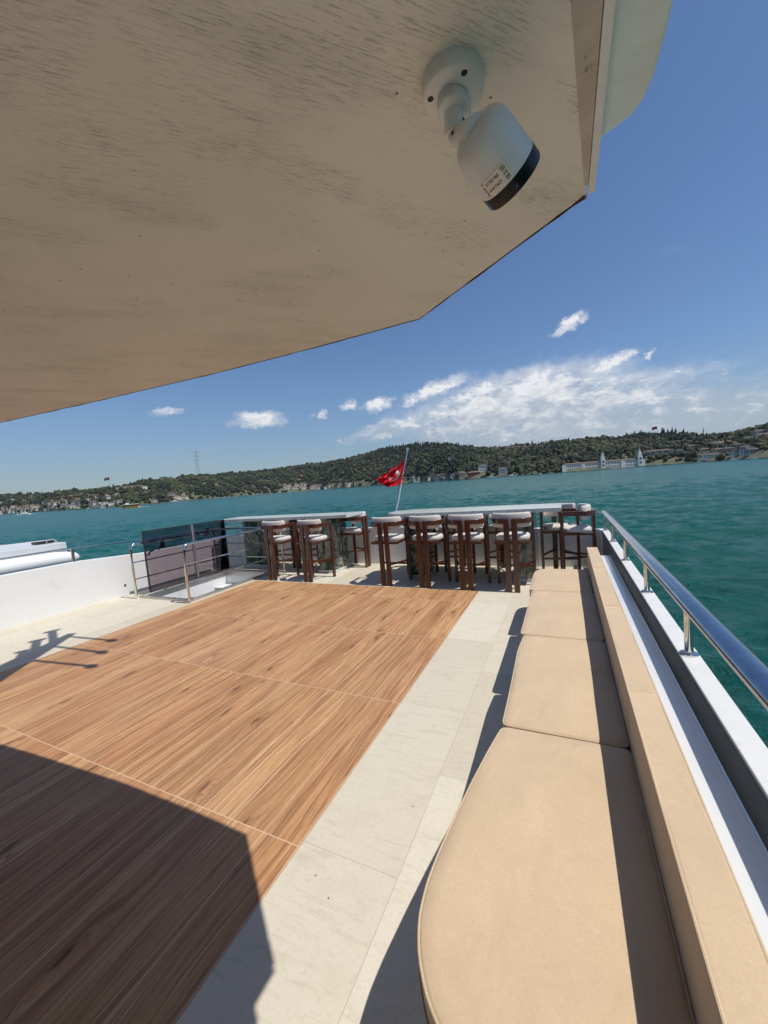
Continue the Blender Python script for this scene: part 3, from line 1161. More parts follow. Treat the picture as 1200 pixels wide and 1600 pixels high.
for (yy, zz) in ((-.52, .78), (.45, .86)):
    mb = MB()
    mb.box(-.04, -.008, yy - .035, yy + .035, zz - .07, zz + .07)
    mb.tube([(-.03, yy, zz), (-.05, yy - .07, zz - .10)], .012, 8)
    mb.build('latch', M['dark_frame'], lid, bevel=.004)
for (yy, zz) in ((ly0 + .03, .66), (ly1 - .14, .60)):
    mb = MB()
    mb.tube([(-.02, yy, zz - .02), (-.02, yy + .05, zz - .03), (-.02, yy + .08, zz + .02), (-.02, yy + .15, zz + .035)], .012, 8)
    mb.build('handle', M['dark_frame'], lid)
for yy in (-.6, -.2, .25, .6):
    mb = MB()
    mb.box(.013, .03, yy - .03, yy + .03, -.015, .012)
    mb.build('hinge', M['steel'], lid, bevel=.002)
lid.rotation_euler = (0, R_(-1.0), 0)


def hatch_rail(pts, mids, posts, label):
    c = pts[0]
    t = empty('hatch_railing', (c[0], c[1], 0), label=label, cat='railing', group='steel railings round the stair hatch')
    mb = MB()
    mb.tube(pts, .0205, 14)
    rel(mb.build('top_rail', M['steel'], t), t)
    for m_ in mids:
        mb = MB()
        mb.tube(m_, .0105, 10)
        rel(mb.build('mid_rail', M['steel'], t), t)
    for (x, y, zt) in posts:
        mb = MB()
        mb.tube([(x, y, .001), (x, y, zt)], .0205, 14)
        mb.lathe((x, y, .001), (0, 0, 1), [(0, .04), (.006, .04), (.009, .024)], 18)
        rel(mb.build('post', M['steel'], t), t)
    return t


xr, xl = -5.24, -6.52
ya, yb = 3.93, 5.80
zt = .90


def bend(x):
    return [(x, ya, .03), (x, ya - .005, .5), (x, ya, zt - .08), (x, ya + .012, zt - .035), (x, ya + .045, zt - .008), (x, ya + .09, zt), (x, yb, zt)]


hatch_rail(bend(xr), [[(xr, ya, .60), (xr, yb, .60)], [(xr, ya, .32), (xr, yb, .32)]], [(xr, yb, zt)], 'bent steel railing between the stair hatch and the wood floor')
hatch_rail(bend(xl), [[(xl, ya, .60), (xl, yb, .60)], [(xl, ya, .32), (xl, yb, .32)]], [(xl, 5.60, zt)], 'steel railing behind the smoked glass lid, next to the left wall')
hatch_rail([(xl, yb + .045, zt), (xr + .25, yb + .045, zt)], [[(xl, yb + .045, z), (xr + .25, yb + .045, z)] for z in (.60, .32, .06)], [(xr + .25, yb + .046, zt - .005)], 'steel railing across the far end of the stair hatch')

# ------------------------------------------------------------------ overhead roof
RZ = 2.105
RP = [(-9.0, .93), (-6.0, .98), (-4.0, 1.06), (-2.93, 1.127), (-2.1, 1.19), (-1.35, 1.232), (-.80, 1.240), (-.405, 1.234), (.057, .891), (.060, -1.0), (.060, -4.0), (-9.0, -4.0)]
roof = empty('deck_roof', (-3, -1, RZ), label='weathered beige overhanging roof filling the top of the view', cat='roof')
mb = MB()
mb.prism(RP, RZ, RZ + .12)
rel(mb.build('soffit', M['soffit'], roof, smooth=0), roof)
# thin trim lip along the edge: pale on the side, dark sealant at the front
mb = MB()
edge = [(.062, -4.0), (.062, .892)]
mb.box(.0605, .0725, -4.0, .885, RZ - .004, RZ + .12)
rel(mb.build('side_trim', M['cctv_white'], roof, bevel=.001), roof)
mb = MB()
fe = RP[0:9]
pts = []
for i in range(len(fe) - 1):
    k = max(1, int(math.hypot(fe[i + 1][0] - fe[i][0], fe[i + 1][1] - fe[i][1]) / .03))
    for j in range(k):
        t_ = j / k
        pts.append((lerp(fe[i][0], fe[i + 1][0], t_), lerp(fe[i][1], fe[i + 1][1], t_)))
pts.append(fe[-1])
path = []
for i, (x, y) in enumerate(pts):
    q = mnoise.noise(Vector((x * 14, y * 14, 0))) * .0025
    path.append((x, y + .002 + q * .5, RZ + .0005 + q * .6))
wid = [(.55 + .8 * abs(mnoise.noise(Vector((p[0] * 9, p[1] * 9, 3)))) + (1.6 if p[0] > .0 else 0) * max(0, mnoise.noise(Vector((p[0] * 60, p[1] * 60, 1))) + .3)) for p in path]
mb.tube(path, .0032, 6, scale=wid)
rel(mb.build('sealant', M['piping'], roof), roof)
M['sealant'] = mat('old_dark_sealant', (.06, .045, .035), .9, var=.5, vscale=60)
bpy.data.objects['sealant'].data.materials[0] = M['sealant']
# shallow raised margin strip on the soffit along the right edge
mb = MB()
mb.add([(.060, -4, RZ - .0006), (.006, -4, RZ - .0006), (.006, .30, RZ - .0006), (.022, .48, RZ - .0006), (.056, .86, RZ - .0006), (.060, .86, RZ - .0006)], [(0, 1, 2, 3, 4, 5)])
M['margin'] = mat('stained_margin_paint', (.53, .46, .39), .6, var=.15, vscale=14, bump=.3, bscale=120, dirt=(.18, .14, .11), dscale=34, dth=(.60, .72))
mb2 = MB()
mb2.prism([(.0595, -4), (.006, -4), (.006, .30), (.022, .48), (.053, .86), (.0595, .86)], RZ - .0015, RZ - .0002)
rel(mb2.build('edge_margin', M['margin'], roof, smooth=0), roof)
# outer wing of the roof beyond the trim
M['wing'] = mat('pale_green_gelcoat', (.70, .78, .76), .35, var=.10, vscale=9, dirt=(.52, .55, .50), dscale=16, dth=(.56, .8), bump=.08, bscale=12)
WGO = [(.0728, .795), (.098, .780), (.118, .768), (.130, .745), (.1365, .71), (.139, .66), (.139, -4.0), (.0728, -4.0)]
mb = MB()
mb.prism(WGO, RZ + .022, RZ + .10)
rel(mb.build('roof_wing', M['wing'], roof, bevel=.004), roof)

# unseen dark cabin added behind the photographer to block rear light, carries the roof
dh = empty('unseen_cabin', (-3, -3.0, 0), label='unseen dark cabin added under the rear of the roof to block light', cat='unseen_cabin')
mb = MB()
mb.box(-6.6, .04, -3.95, -1.3, .001, RZ - .002)
rel(mb.build('wall', M['cabin_glass'], dh), dh)
for k in range(6):
    mb = MB()
    xk = -6.2 + k * 1.12
    mb.box(xk - .06, xk + .06, -1.299, -1.25, .001, RZ - .003)
    rel(mb.build('pillar', M['white'], dh, bevel=.01), dh)

# ------------------------------------------------------------------ security camera under the roof


def build_cctv():
    t = empty('security_camera', (-.114, .548, RZ), label='small white bullet security camera hanging under the roof', cat='security camera')
    c0 = Vector((-.1135, .548, RZ))

    def L(p):
        return Vector(p) - c0
    mb = MB()
    mb.lathe((0, 0, 0), (0, 0, -1), [(0, .0425), (.0160, .0425), (.0190, .0415), (.0205, .0395), (.0206, .0)], 56, caps=False)
    mb.build('mount_plate', M['cctv_white'], t, smooth=40)
    # screw holes
    for (x, y) in ((.0215, -.0235), (-.0285, -.012), (.004, .033)):
        mb = MB()
        mb.lathe((x, y, -.0203), (0, 0, -1), [(0, .0042), (.0006, .0042), (.0007, .0)], 20, caps=False)
        mb.build('screw_hole', M['hole'], t)
    # swivel housing: a D shaped block with a ribbed thumb wheel
    out = [(.021 * math.cos(R_(a)), .004 + .020 * math.sin(R_(a))) for a in range(-172, -8, 12)]
    out = [(-.021, .028)] + [(-.0215, .004)] + [(.0215 * math.cos(R_(a)), .004 + .0225 * math.sin(R_(a))) for a in range(192, 350, 11)] + [(.0215, .004), (.021, .028)]
    mb = MB()
    mb.prism([(x - .002, y) for x, y in out], -.036, -.0204)
    hs = mb.build('swivel_housing', M['cctv_white'], t, bevel=.003, seg=3)
    mb = MB()
    for k in range(5):
        a = R_(-90 + (k - 2) * 9)
        cx_, cy_ = .0222 * math.cos(a) - .002, .004 + .0230 * math.sin(a)
        mb.tube([(cx_, cy_, -.022), (cx_, cy_, -.034)], .0013, 8)
    mb.build('grip_ribs', M['cctv_white'], hs)
    # arm
    a0 = Vector((-.002, .010, -.030))
    a1 = Vector((-.003, .017, -.056))
    mb = MB()
    mb.lathe(a0, a1 - a0, [(0, .0160), (.006, .0150), (.0245, .0150), (.0262, .0142), (.0262, 0)], 36, caps=False)
    mb.build('arm', M['cctv_white'], t, smooth=40)
    mb = MB()
    mb.lathe(a1 + Vector((0.0005, .001, -.001)), a1 - a0, [(-.004, .0112), (.002, .0112), (.007, .0096), (.010, .006), (.011, 0)], 30, caps=False)
    mb.build('ball_joint', M['cctv_white'], t, smooth=50)
    mb = MB()
    mb.lathe(a0.lerp(a1, .70) + Vector((.0131, -.006, 0)), (1, -.45, -.1), [(0, .0024), (.0008, .0024), (.001, 0)], 14, caps=False)
    mb.build('set_screw', M['hole'], t)
    # body
    F = L((-.0485, .5745, 1.974))
    Bk = L((-.0810, .5240, 2.0085))
    ax = (F - Bk).normalized()
    ln = (F - Bk).length
    rr = .0425
    prof = [(-.006, .012), (-.0056, .022), (-.0035, .0285), (.0005, .0335), (.006, .0370), (.014, .0392), (.026, .0402), (ln - .004, .0408)]
    mb = MB()
    mb.lathe(Bk, ax, [(-.006, 0)] + prof, 64, caps=False)
    bd = mb.build('camera_body', M['cctv_white'], t, smooth=50)
    mb = MB()
    mb.lathe(F, ax, [(-.0045, .0404), (-.004, .0414), (.011, .0414), (.0135, .0402), (.0135, .0370), (.006, .036), (.006, 0)], 64, caps=False)
    mb.build('front_ring', M['cctv_black'], t, smooth=40)
    mb = MB()
    mb.lathe(F, ax, [(.0062, .012), (.009, .011), (.010, .0)], 32, caps=False)
    mb.build('lens', M['cabin_glass'], t)
    # neck from joint into the body
    n0 = a1 + Vector((.0035, .004, -.003))
    n1 = Bk.lerp(F, .02)
    mb = MB()
    dn_ = (n1 - n0)
    mb.lathe(n0, dn_, [(-.001, .0), (-.001, .0095), (.001, .0118), (.006, .0128), (.012, .0140), (dn_.length * .75, .0165), (dn_.length + .006, .0185), (dn_.length + .010, .0)], 36, caps=False)
    mb.build('neck', M['cctv_white'], t, smooth=50)
    mb = MB()
    # neck screw on the near side
    vdir = (Vector((0, 0, H)) - (c0 + n0)).normalized()
    sidev = (vdir - dn_.normalized() * vdir.dot(dn_.normalized())).normalized()
    sp = n0 + dn_.normalized() * .011 + (sidev * .9 + Vector((.25, -.25, .25))).normalized() * .0150
    mb.lathe(sp, (sidev * .9 + Vector((.25, -.25, .25))), [(0, .0024), (.0012, .0024), (.0013, 0)], 14, caps=False)
    mb.build('set_screw', M['hole'], t)
    # paper label wrapped on the underside
    vd = (Vector((0, 0, H)) - Vector((-.06, .55, 1.98))).normalized()
    e1 = (vd - ax * vd.dot(ax)).normalized()
    e2 = ax.cross(e1)
    if (RM.transposed() @ e2)[0] > 0:     # e2 points to image left-down
        e2 = -e2

    def cyl(u, h, rad):     # u: arc length along e2, h: along axis from Bk
        th = u / rad
        return Bk + ax * h + e1 * rad * math.cos(th) + e2 * rad * math.sin(th)
    u0, u1, h0, h1 = -.004, .036, ln - .0285, ln - .0055
    mb = MB()
    N = 12
    vs, fs = [], []

    def rad_at(h):
        return .0424 if h > .03 else .0418
    for i in range(N + 1):
        for h in (h0, h1):
            u = lerp(u0, u1, i / N)
            vs.append(cyl(u, h, .04115))
    for i in range(N):
        fs.append((2 * i, 2 * i + 1, 2 * i + 3, 2 * i + 2))
    mb.add(vs, fs)
    stk = mb.build('label_sticker', M['sticker'], t, recalc=False)
    mb = MB()
    for (q0, q1) in ((.10, .16), (.22, .29), (.48, .54), (.68, .76), (.82, .88), (.35, .365), (.41, .425), (.60, .615)):
        hh0, hh1 = lerp(h0, h1, q0), lerp(h0, h1, q1)
        vs = [cyl(lerp(u0, u1, a), h, .04132) for a in (.05, .12, .20) for h in (hh0, hh1)]
        mb.add(vs, [(0, 1, 3, 2), (2, 3, 5, 4)])
    mb.build('barcode', M['ink'], stk, recalc=False)

    # lettering, wrapped onto the label
    def text(word, uu, hh, size, along='u'):
        cu = bpy.data.curves.new('lettering', 'FONT')
        cu.body = word
        cu.size = size
        cu.offset = size * .02
        cu.resolution_u = 2
        to = bpy.data.objects.new('lettering', cu)
        col.objects.link(to)
        dg = bpy.context.evaluated_depsgraph_get()
        me = bpy.data.meshes.new_from_object(to.evaluated_get(dg))
        bpy.data.objects.remove(to)
        bpy.data.curves.remove(cu)
        for v in me.vertices:
            x, y = v.co.x, v.co.y
            if along == 'u':
                p = cyl(uu + x, hh + y, .04132)
            else:
                p = cyl(uu + y, hh - x, .04132)
            v.co = p
        me.materials.append(M['ink'])
        ob = bpy.data.objects.new('lettering', me)
        col.objects.link(ob)
        ob.parent = stk
    text('FR-5515', u0 + .0125, h0 + .0035, .0062)
    text('CPLUNT', u0 + .0130, h0 + .0128, .0056)
    text('TRAW X', u1 - .0040, h1 - .0020, .0052, 'h')
    t.scale = (.95, .95, .95)
    t.location.y += .004
    return t


build_cctv()

# ------------------------------------------------------------------ signal mast on the roof, out of the picture; it casts the shadow on the left
ZM = 3.55
dx_, dy_ = ZM * math.cos(R_(SUN_EL)) / math.sin(R_(SUN_EL)) * math.sin(R_(SUN_AZ)), ZM * math.cos(R_(SUN_EL)) / math.sin(R_(SUN_EL)) * math.cos(R_(SUN_AZ))
mast = empty('signal_mast', (-3.0, .2, RZ + .12), label='steel mast carrying three horns and rods above the roof', cat='mast')


def sh(x, y):
    return (x + dx_, y + dy_, ZM)


mb = MB()
A = Vector(sh(-4.95, 1.30))
B = Vector(sh(-5.72, 2.60))
dirv = (B - A).normalized()
sd_ = Vector((-dirv.y, dirv.x, 0))
wA, wB = .22, .045
mb.prism([tuple((A - sd_ * wA).xy), tuple((B - sd_ * wB).xy), tuple((B + sd_ * wB).xy), tuple((A + sd_ * wA).xy)], ZM - .03, ZM + .03)
rel(mb.build('arm', M['white'], mast), mast)
mb = MB()
mb.tube([tuple(A), (A.x + .25, A.y - .6, ZM - .1), (-2.75, .2, RZ + .2)], .06, 12)
mb.box(-2.9, -2.6, .05, .35, RZ + .12, RZ + .2)
rel(mb.build('pole', M['white'], mast), mast)
for (tx, ty, bx, by) in ((-4.80, 2.60, -5.70, 2.52), (-4.53, 2.345, -5.45, 2.28), (-4.26, 2.10, -5.2, 1.98)):
    mb = MB()
    p0, p1 = Vector(sh(bx, by)), Vector(sh(tx, ty))
    mb.tube([p0, p0.lerp(p1, .84), p0.lerp(p1, .86), p0.lerp(p1, .95), p1], .02, 10, scale=[1, 1, 1.9, 2.4, .8])
    rel(mb.build('rod', M['white'], mast), mast)
for (tx, ty, bx, by) in ((-6.15, 2.58, -5.62, 2.36), (-5.93, 2.33, -5.42, 2.08), (-5.66, 2.10, -5.2, 1.82)):
    mb = MB()
    p0, p1 = Vector(sh(bx, by)), Vector(sh(tx, ty))
    mb.tube([p0, p0.lerp(p1, .93), p0.lerp(p1, .95), p1], .045, 12, scale=[1, 1, 2.0, 2.0])
    rel(mb.build('horn', M['white'], mast), mast)

# ------------------------------------------------------------------ stern flag


def build_flag():
    base = Vector((-3.16, 6.98, .70))
    top = Vector((-3.0, 7.75, 2.24))
    t = empty('flagpole', base, label='slanting steel flagpole at the stern behind the tables', cat='flagpole')
    mb = MB()
    mb.tube([(0, 0, 0), tuple(top - base)], .016, 12, scale=[1.1, .8])
    mb.build('pole', M['steel'], t)
    mb = MB()
    mb.lathe(top - base, (0, 0, 1), [(-.02, .018), (0, .028), (.05, .022), (.07, .0)], 16, caps=False)
    mb.build('finial', M['steel'], t)
    mb = MB()
    mb.tube([(.03, .0, .03), (.10, .22, .5), (.11, .46, .93)], .005, 6)
    mb.build('halyard', M['white'], t)
    # cloth: hoist along the upper pole, fly blown to the left and sagging
    m = bpy.data.materials.new('flag_cloth')
    m.use_nodes = True
    n = NT(m.node_tree)
    at = n.new('ShaderNodeAttribute', attribute_name='emblem')
    p = n.new('ShaderNodeBsdfPrincipled')
    o = n.new('ShaderNodeOutputMaterial')
    c = n.mix(at.outputs['Fac'], (.62, .008, .022), (.85, .82, .80))
    n.l.new(c, p.inputs['Base Color'])
    p.inputs['Roughness'].default_value = .7
    tl = n.new('ShaderNodeBsdfTranslucent')
    n.l.new(c, tl.inputs[0])
    ms = n.new('ShaderNodeMixShader')
    ms.inputs[0].default_value = .28
    n.l.new(p.outputs[0], ms.inputs[1])
    n.l.new(tl.outputs[0], ms.inputs[2])
    n.l.new(ms.outputs[0], o.inputs[0])
    NU, NV = 90, 60
    d = (top - base)
    vs, fs, em = [], [], []
    L_, Hh = 1.30, .87

    def star(x, y, cx, cy, r):
        x -= cx
        y -= cy
        ang = math.atan2(y, x) - math.pi
        rad = math.hypot(x, y)
        if rad > r:
            return False
        k = math.pi / 5
        a = (ang + k) % (2 * k) - k
        return rad * math.cos(a * 1) < r and rad * (math.cos(abs(a)) + math.sin(abs(a)) * 3.0777 * .9999 * 1.0) < r * 1.0 * (1 / 1.0) * 1.0 + 0 * k
    for j in range(NV + 1):
        v = j / NV
        hp = base + d * lerp(.40, .93, v)
        for i in range(NU + 1):
            u = i / NU
            zt_ = 2.19 - .36 * min(1, u / .16) ** .8 * .45 - .34 * u
            zb_ = 1.56 + .12 * u ** 1.2 - .10 * math.sin(u * 3.14)
            hz = lerp(zb_, zt_, v)
            k = (hz - base.z) / d.z
            px_ = base.x + d.x * k
            py_ = base.y + d.y * k
            fold = .105 * math.sin(u * 21 + v * 4.0) * min(1, u * 6) + .05 * math.sin(v * 12 + u * 9) * min(1, u * 3)
            pos = Vector((px_, py_, hz)) + Vector((-.95, -.2, 0)) * (u * .55) + Vector((.25, -.95, 0)) * fold
            pos.z += .022 * math.sin(u * 21 + v * 5) * u
            if u < .14:
                pos += Vector((.07, -.05, 0)) * math.sin(u / .14 * math.pi) * (1.1 - v * .6)
            vs.append(pos - base)
            X, Y = u * 1.5, v
            c1 = (X - .46) ** 2 + (Y - .5) ** 2 < .25 ** 2 and (X - .525) ** 2 + (Y - .5) ** 2 > .20 ** 2
            em.append(1.0 if (c1 or star(X, Y, .76, .5, .125) or (u < .07 and v > .30)) else 0.0)
    for j in range(NV):
        for i in range(NU):
            a = j * (NU + 1) + i
            fs.append((a, a + 1, a + NU + 2, a + NU + 1))
    mb = MB()
    mb.add(vs, fs)
    root = mb.build('flag', m, None, smooth=80, recalc=False)
    at_ = root.data.attributes.new('emblem', 'FLOAT', 'POINT')
    at_.data.foreach_set('value', em)
    root.location = base
    tag(root, 'red flag with white crescent and star blowing from the stern pole', 'flag')


build_flag()

# ------------------------------------------------------------------ white boat lying outside the left rail
tb = empty('tender_boat', (-8.3, 1.5, .0), label='white boat with rounded side tube moored outside the left rail', cat='boat')
mb = MB()
pr = [(-9.0, .12), (-2, .14), (3.0, .145), (3.55, .14), (3.78, .125), (3.93, .085), (3.98, .03)]
mb.tube([(-8.15, y, .70 - (.0 if y < 3.5 else (y - 3.5) * .05)) for y, r in pr], .14, 20, scale=[r / .14 for y, r in pr])
rel(mb.build('side_tube', M['hull'], tb, smooth=60), tb)
mb = MB()
mb.prism([(-8.26, -9), (-8.26, 3.86), (-9.9, 3.86), (-10.6, 3.2), (-10.6, -9)], .78, .97)
mb.prism([(-8.4, -9), (-8.4, 3.4), (-10.4, 3.0), (-10.4, -9)], -6.5, .779)
rel(mb.build('hull', M['grp_grey'], tb, bevel=.01), tb)
mb = MB()
ridge = []
vs, fs = [], []
for i in range(15):
    y = lerp(-3, 3.0, i / 14)
    for j, (x, z) in enumerate([(-8.55, .972), (-8.75, 1.04), (-9.2, 1.09), (-9.7, 1.05), (-10.3, .972)]):
        vs.append((x, y, z - (.05 if i == 14 else 0) + .012 * math.sin(y * 9 + j * 2)))
for i in range(14):
    for j in range(4):
        fs.append((i * 5 + j, i * 5 + j + 1, i * 5 + j + 6, i * 5 + j + 5))
fs += [(0, 1, 2, 3, 4), tuple(14 * 5 + j for j in range(5))]
mb.add(vs, fs)
rel(mb.build('tarpaulin', M['cover'], tb), tb)
mb = MB()
mb.box(-8.75, -8.55, 3.55, 3.82, .975, 1.03)
rel(mb.build('vent_box', M['dark_frame'], tb, bevel=.008), tb)
mb = MB()
mb.tube([(-8.33, -9, 1.07), (-8.33, 3.0, 1.065), (-8.33, 3.7, 1.05), (-8.36, 3.78, .97)], .012, 8)
for y in (-1, .6, 1.8, 2.85, 3.6):
    mb.tube([(-8.33, y, .965), (-8.33, y, 1.06)], .010, 8)
rel(mb.build('rail', M['steel'], tb), tb)
mb = MB()
for z in (.86, .825):
    mb.box(-8.262, -8.25, -9, 3.84, z - .006, z + .006)
rel(mb.build('rubbing_strip', M['alu'], tb), tb)

# ------------------------------------------------------------------ sea
SEA = -6.0


def build_sea():
    """one sheet: rings round the yacht, finest where the open side looks out, displaced by choppy waves"""
    rings = [2.5]
    while rings[-1] < 6900:
        r = rings[-1]
        rings.append(r * (1.010 if r < 18 else 1.0062 if r < 150 else 1.012 if r < 420 else 1.05))
    rings = np.array(rings)
    fine = np.radians(90 - np.linspace(36, -88, 760))        # math angles for compass 36 .. -88
    coarse = np.linspace(fine[-1], fine[0] + 2 * math.pi, 170)[1:-1]
    th = np.concatenate([fine, coarse])
    NA = len(th)
    RR, TT = np.meshgrid(rings, th, indexing='ij')
    X, Y = RR * np.cos(TT), RR * np.sin(TT)
    Z = np.zeros_like(X)
    cell = RR * .0066 + .02
    rnd = random.Random(3)
    for k in range(46):
        lam = .75 * (1.062 ** k)
        ang = R_(95 + rnd.gauss(0, 34))
        kk = 2 * math.pi / lam
        amp = lam * .0105 * (1.0 if lam < 5 else 5 / lam)
        ph = kk * (X * math.cos(ang) + Y * math.sin(ang)) + rnd.uniform(0, 6.28)
        ph = ph + .9 * np.sin((X * math.sin(ang) - Y * math.cos(ang)) * kk * .31 + rnd.uniform(0, 6.28))
        fade = np.clip((lam / cell - 2.2) / 1.5, 0, 1)
        Z += amp * fade * (np.sin(ph) + .25 * np.sin(2 * ph + 1.2))
    Z *= np.clip(1.15 - RR / 430, 0, 1)
    co = np.stack([X, Y, Z], -1).reshape(-1, 3)
    co = np.vstack([[[0, 0, 0]], co])
    nr = len(rings)
    ia = np.arange(NA)
    ib = (ia + 1) % NA
    b0 = 1 + np.arange(nr - 1)[:, None] * NA
    quads = np.stack([b0 + ia, b0 + NA + ia, b0 + NA + ib, b0 + ib], -1).reshape(-1, 4)
    tris = np.stack([np.zeros(NA, int), 1 + ia, 1 + ib], -1)
    me = bpy.data.meshes.new('sea')
    me.vertices.add(len(co))
    me.vertices.foreach_set('co', co.astype(np.float32).ravel())
    loops = np.concatenate([tris.ravel(), quads.ravel()]).astype(np.int32)
    me.loops.add(len(loops))
    me.loops.foreach_set('vertex_index', loops)
    starts = np.concatenate([np.arange(len(tris)) * 3, len(tris) * 3 + np.arange(len(quads)) * 4]).astype(np.int32)
    me.polygons.add(len(starts))
    me.polygons.foreach_set('loop_start', starts)
    me.polygons.foreach_set('use_smooth', np.ones(len(starts), bool))
    me.update(calc_edges=True)
    me.validate()
    me.materials.append(M['water'])
    o = bpy.data.objects.new('sea', me)
    o.location = (0, 0, SEA)
    col.objects.link(o)
    tag(o, 'rippled teal water of the strait', None, None, 'structure')


build_sea()

# ------------------------------------------------------------------ far shore terrain (az in degrees clockwise from +Y, distances in metres)
SHORE = [(-120, 3600), (-85, 3500), (-70, 3250), (-67, 2400), (-64.8, 1750), (-62, 1450), (-58.6, 1270), (-55.2, 1520), (-49, 1900), (-43.4, 2250), (-34.4, 2450), (-28.8, 2000),
         (-21.2, 1850), (-13.8, 1260), (-10.2, 1200), (-2.5, 1130), (1.4, 1080), (8.8, 1170), (14.5, 1130), (19.7, 930), (30, 900), (60, 800)]
RIDGE = [(-120, 1.7), (-85, 1.8), (-69.8, 1.81), (-66.7, 1.78), (-63.4, 1.82), (-61.6, 1.77), (-60.3, 1.85), (-58.4, 2.2), (-56.3, 2.8), (-51.1, 3.05), (-46.4, 3.12), (-43.0, 3.18), (-38.6, 3.5), (-35.0, 3.8), (-31.3, 3.95),
         (-28.4, 4.45), (-25.5, 5.1), (-22.7, 5.3), (-18.9, 5.42), (-15.3, 5.02), (-11.7, 4.1), (-9.9, 3.79), (-6.5, 3.8), (-4.0, 3.8), (-0.8, 3.79), (1.5, 3.77), (4.4, 3.58), (5.8, 3.62),
         (8.5, 3.58), (11.1, 3.42), (12.8, 3.1), (13.7, 2.72), (15.6, 2.45), (17.2, 2.5), (18.5, 2.72), (19.7, 2.93), (30, 3.4), (60, 3)]


def shore_d(a):
    return interp(SHORE, a)


def width_d(a):
    return 420 + shore_d(a) * .14


def ridge_h(a):
    D = shore_d(a) + width_d(a)
    dt = .30 if a > -60 else .12
    return (D * math.tan(R_(interp(RIDGE, a) - dt))) + H - SEA


def terrain(a, r):
    """height above sea at azimuth a, distance r"""
    D, W = shore_d(a), width_d(a)
    t = (r - D) / W
    if t < 0:
        return -1.0
    Hr = ridge_h(a)
    x, y = r * math.sin(R_(a)), r * math.cos(R_(a))
    if t <= 1:
        s = t ** .8
        base = 2.0 + (Hr - 2.0) * s
        bumpy = math.sin(math.pi * min(1, t)) * Hr * .14 * mnoise.fractal(Vector((x / 260, y / 260, 0)), 1.0, 2.0, 3)
        edge = min(1, t * 18)
        return max(1.2, base * edge + bumpy * edge + 1.2 * (1 - edge))
    return Hr * max(.1, 1 - (t - 1) * .35)


def hill_mat():
    m = bpy.data.materials.new('hillside_ground')
    m.use_nodes = True
    t = NT(m.node_tree)
    p = t.new('ShaderNodeBsdfPrincipled')
    o = t.new('ShaderNodeOutputMaterial')
    t.l.new(p.outputs[0], o.inputs[0])
    oc = t.new('ShaderNodeTexCoord').outputs['Object']
    n = t.noise(oc, .02, 8, .7)
    c = t.mix(t.lin(n, .35, .65), (.040, .052, .028), (.125, .125, .075))
    t.l.new(c, p.inputs['Base Color'])
    p.inputs['Roughness'].default_value = .9
    return m


M['ground'] = hill_mat()


def build_terrain():
    a0, a1, na = -118, 58, 600
    ts = [-.004, 0.0, .008, .02, .05, .1, .16, .22, .3, .38, .46, .54, .62, .7, .78, .86, .93, 1.0, 1.1, 1.4, 2.0]
    vs, fs = [], []
    for i in range(na + 1):
        a = lerp(a0, a1, i / na)
        D, W = shore_d(a), width_d(a)
        for t in ts:
            r = D + W * t
            h = terrain(a, r) if t >= 0 else -2.0
            if t == 0:
                h = 1.0
            vs.append((r * math.sin(R_(a)), r * math.cos(R_(a)), h + SEA))
    k = len(ts)
    for i in range(na):
        for j in range(k - 1):
            fs.append((i * k + j, (i + 1) * k + j, (i + 1) * k + j + 1, i * k + j + 1))
    mb = MB()
    mb.add(vs, fs)
    tag(mb.build('hills', M['ground'], smooth=80, recalc=False), 'wooded hills of the far shore', None, None, 'structure')


build_terrain()

# ------------------------------------------------------------------ houses and landmarks on the far shore
occupied = []       # (az, r, radius) places kept free of trees


def ground_from(a, e):
    """point on the far shore terrain seen at azimuth a and elevation e (degrees)"""
    D, W = shore_d(a), width_d(a)
    te = math.tan(R_(e))
    prev = None
    for k in range(241):
        r = D + 3 + (W * 1.0) * k / 240
        h = terrain(a, r) + SEA - H
        if h / r >= te:
            return r, h + H
    r = D + W * .98
    return r, terrain(a, r) + SEA


def pos(a, r, z):
    return (r * math.sin(R_(a)), r * math.cos(R_(a)), z)


WALLC = {'white': (.72, .71, .68), 'cream': (.62, .57, .47), 'grey': (.38, .38, .36), 'pink': (.52, .40, .34), 'red': (.26, .05, .045), 'ochre': (.45, .32, .17)}
ROOFC = {'terracotta': (.17, .10, .075), 'brown': (.12, .08, .06), 'dark': (.07, .065, .065), 'flat grey': (.30, .30, .30)}
for k, v in WALLC.items():
    M['w_' + k] = mat('wall_' + k, v, .8, var=.08, vscale=.2)
for k, v in ROOFC.items():
    M['r_' + k] = mat('roof_' + k.replace(' ', '_'), v, .8, var=.2, vscale=.3)
M['win'] = mat('house_window', (.05, .06, .075), .25)
_cache = {}


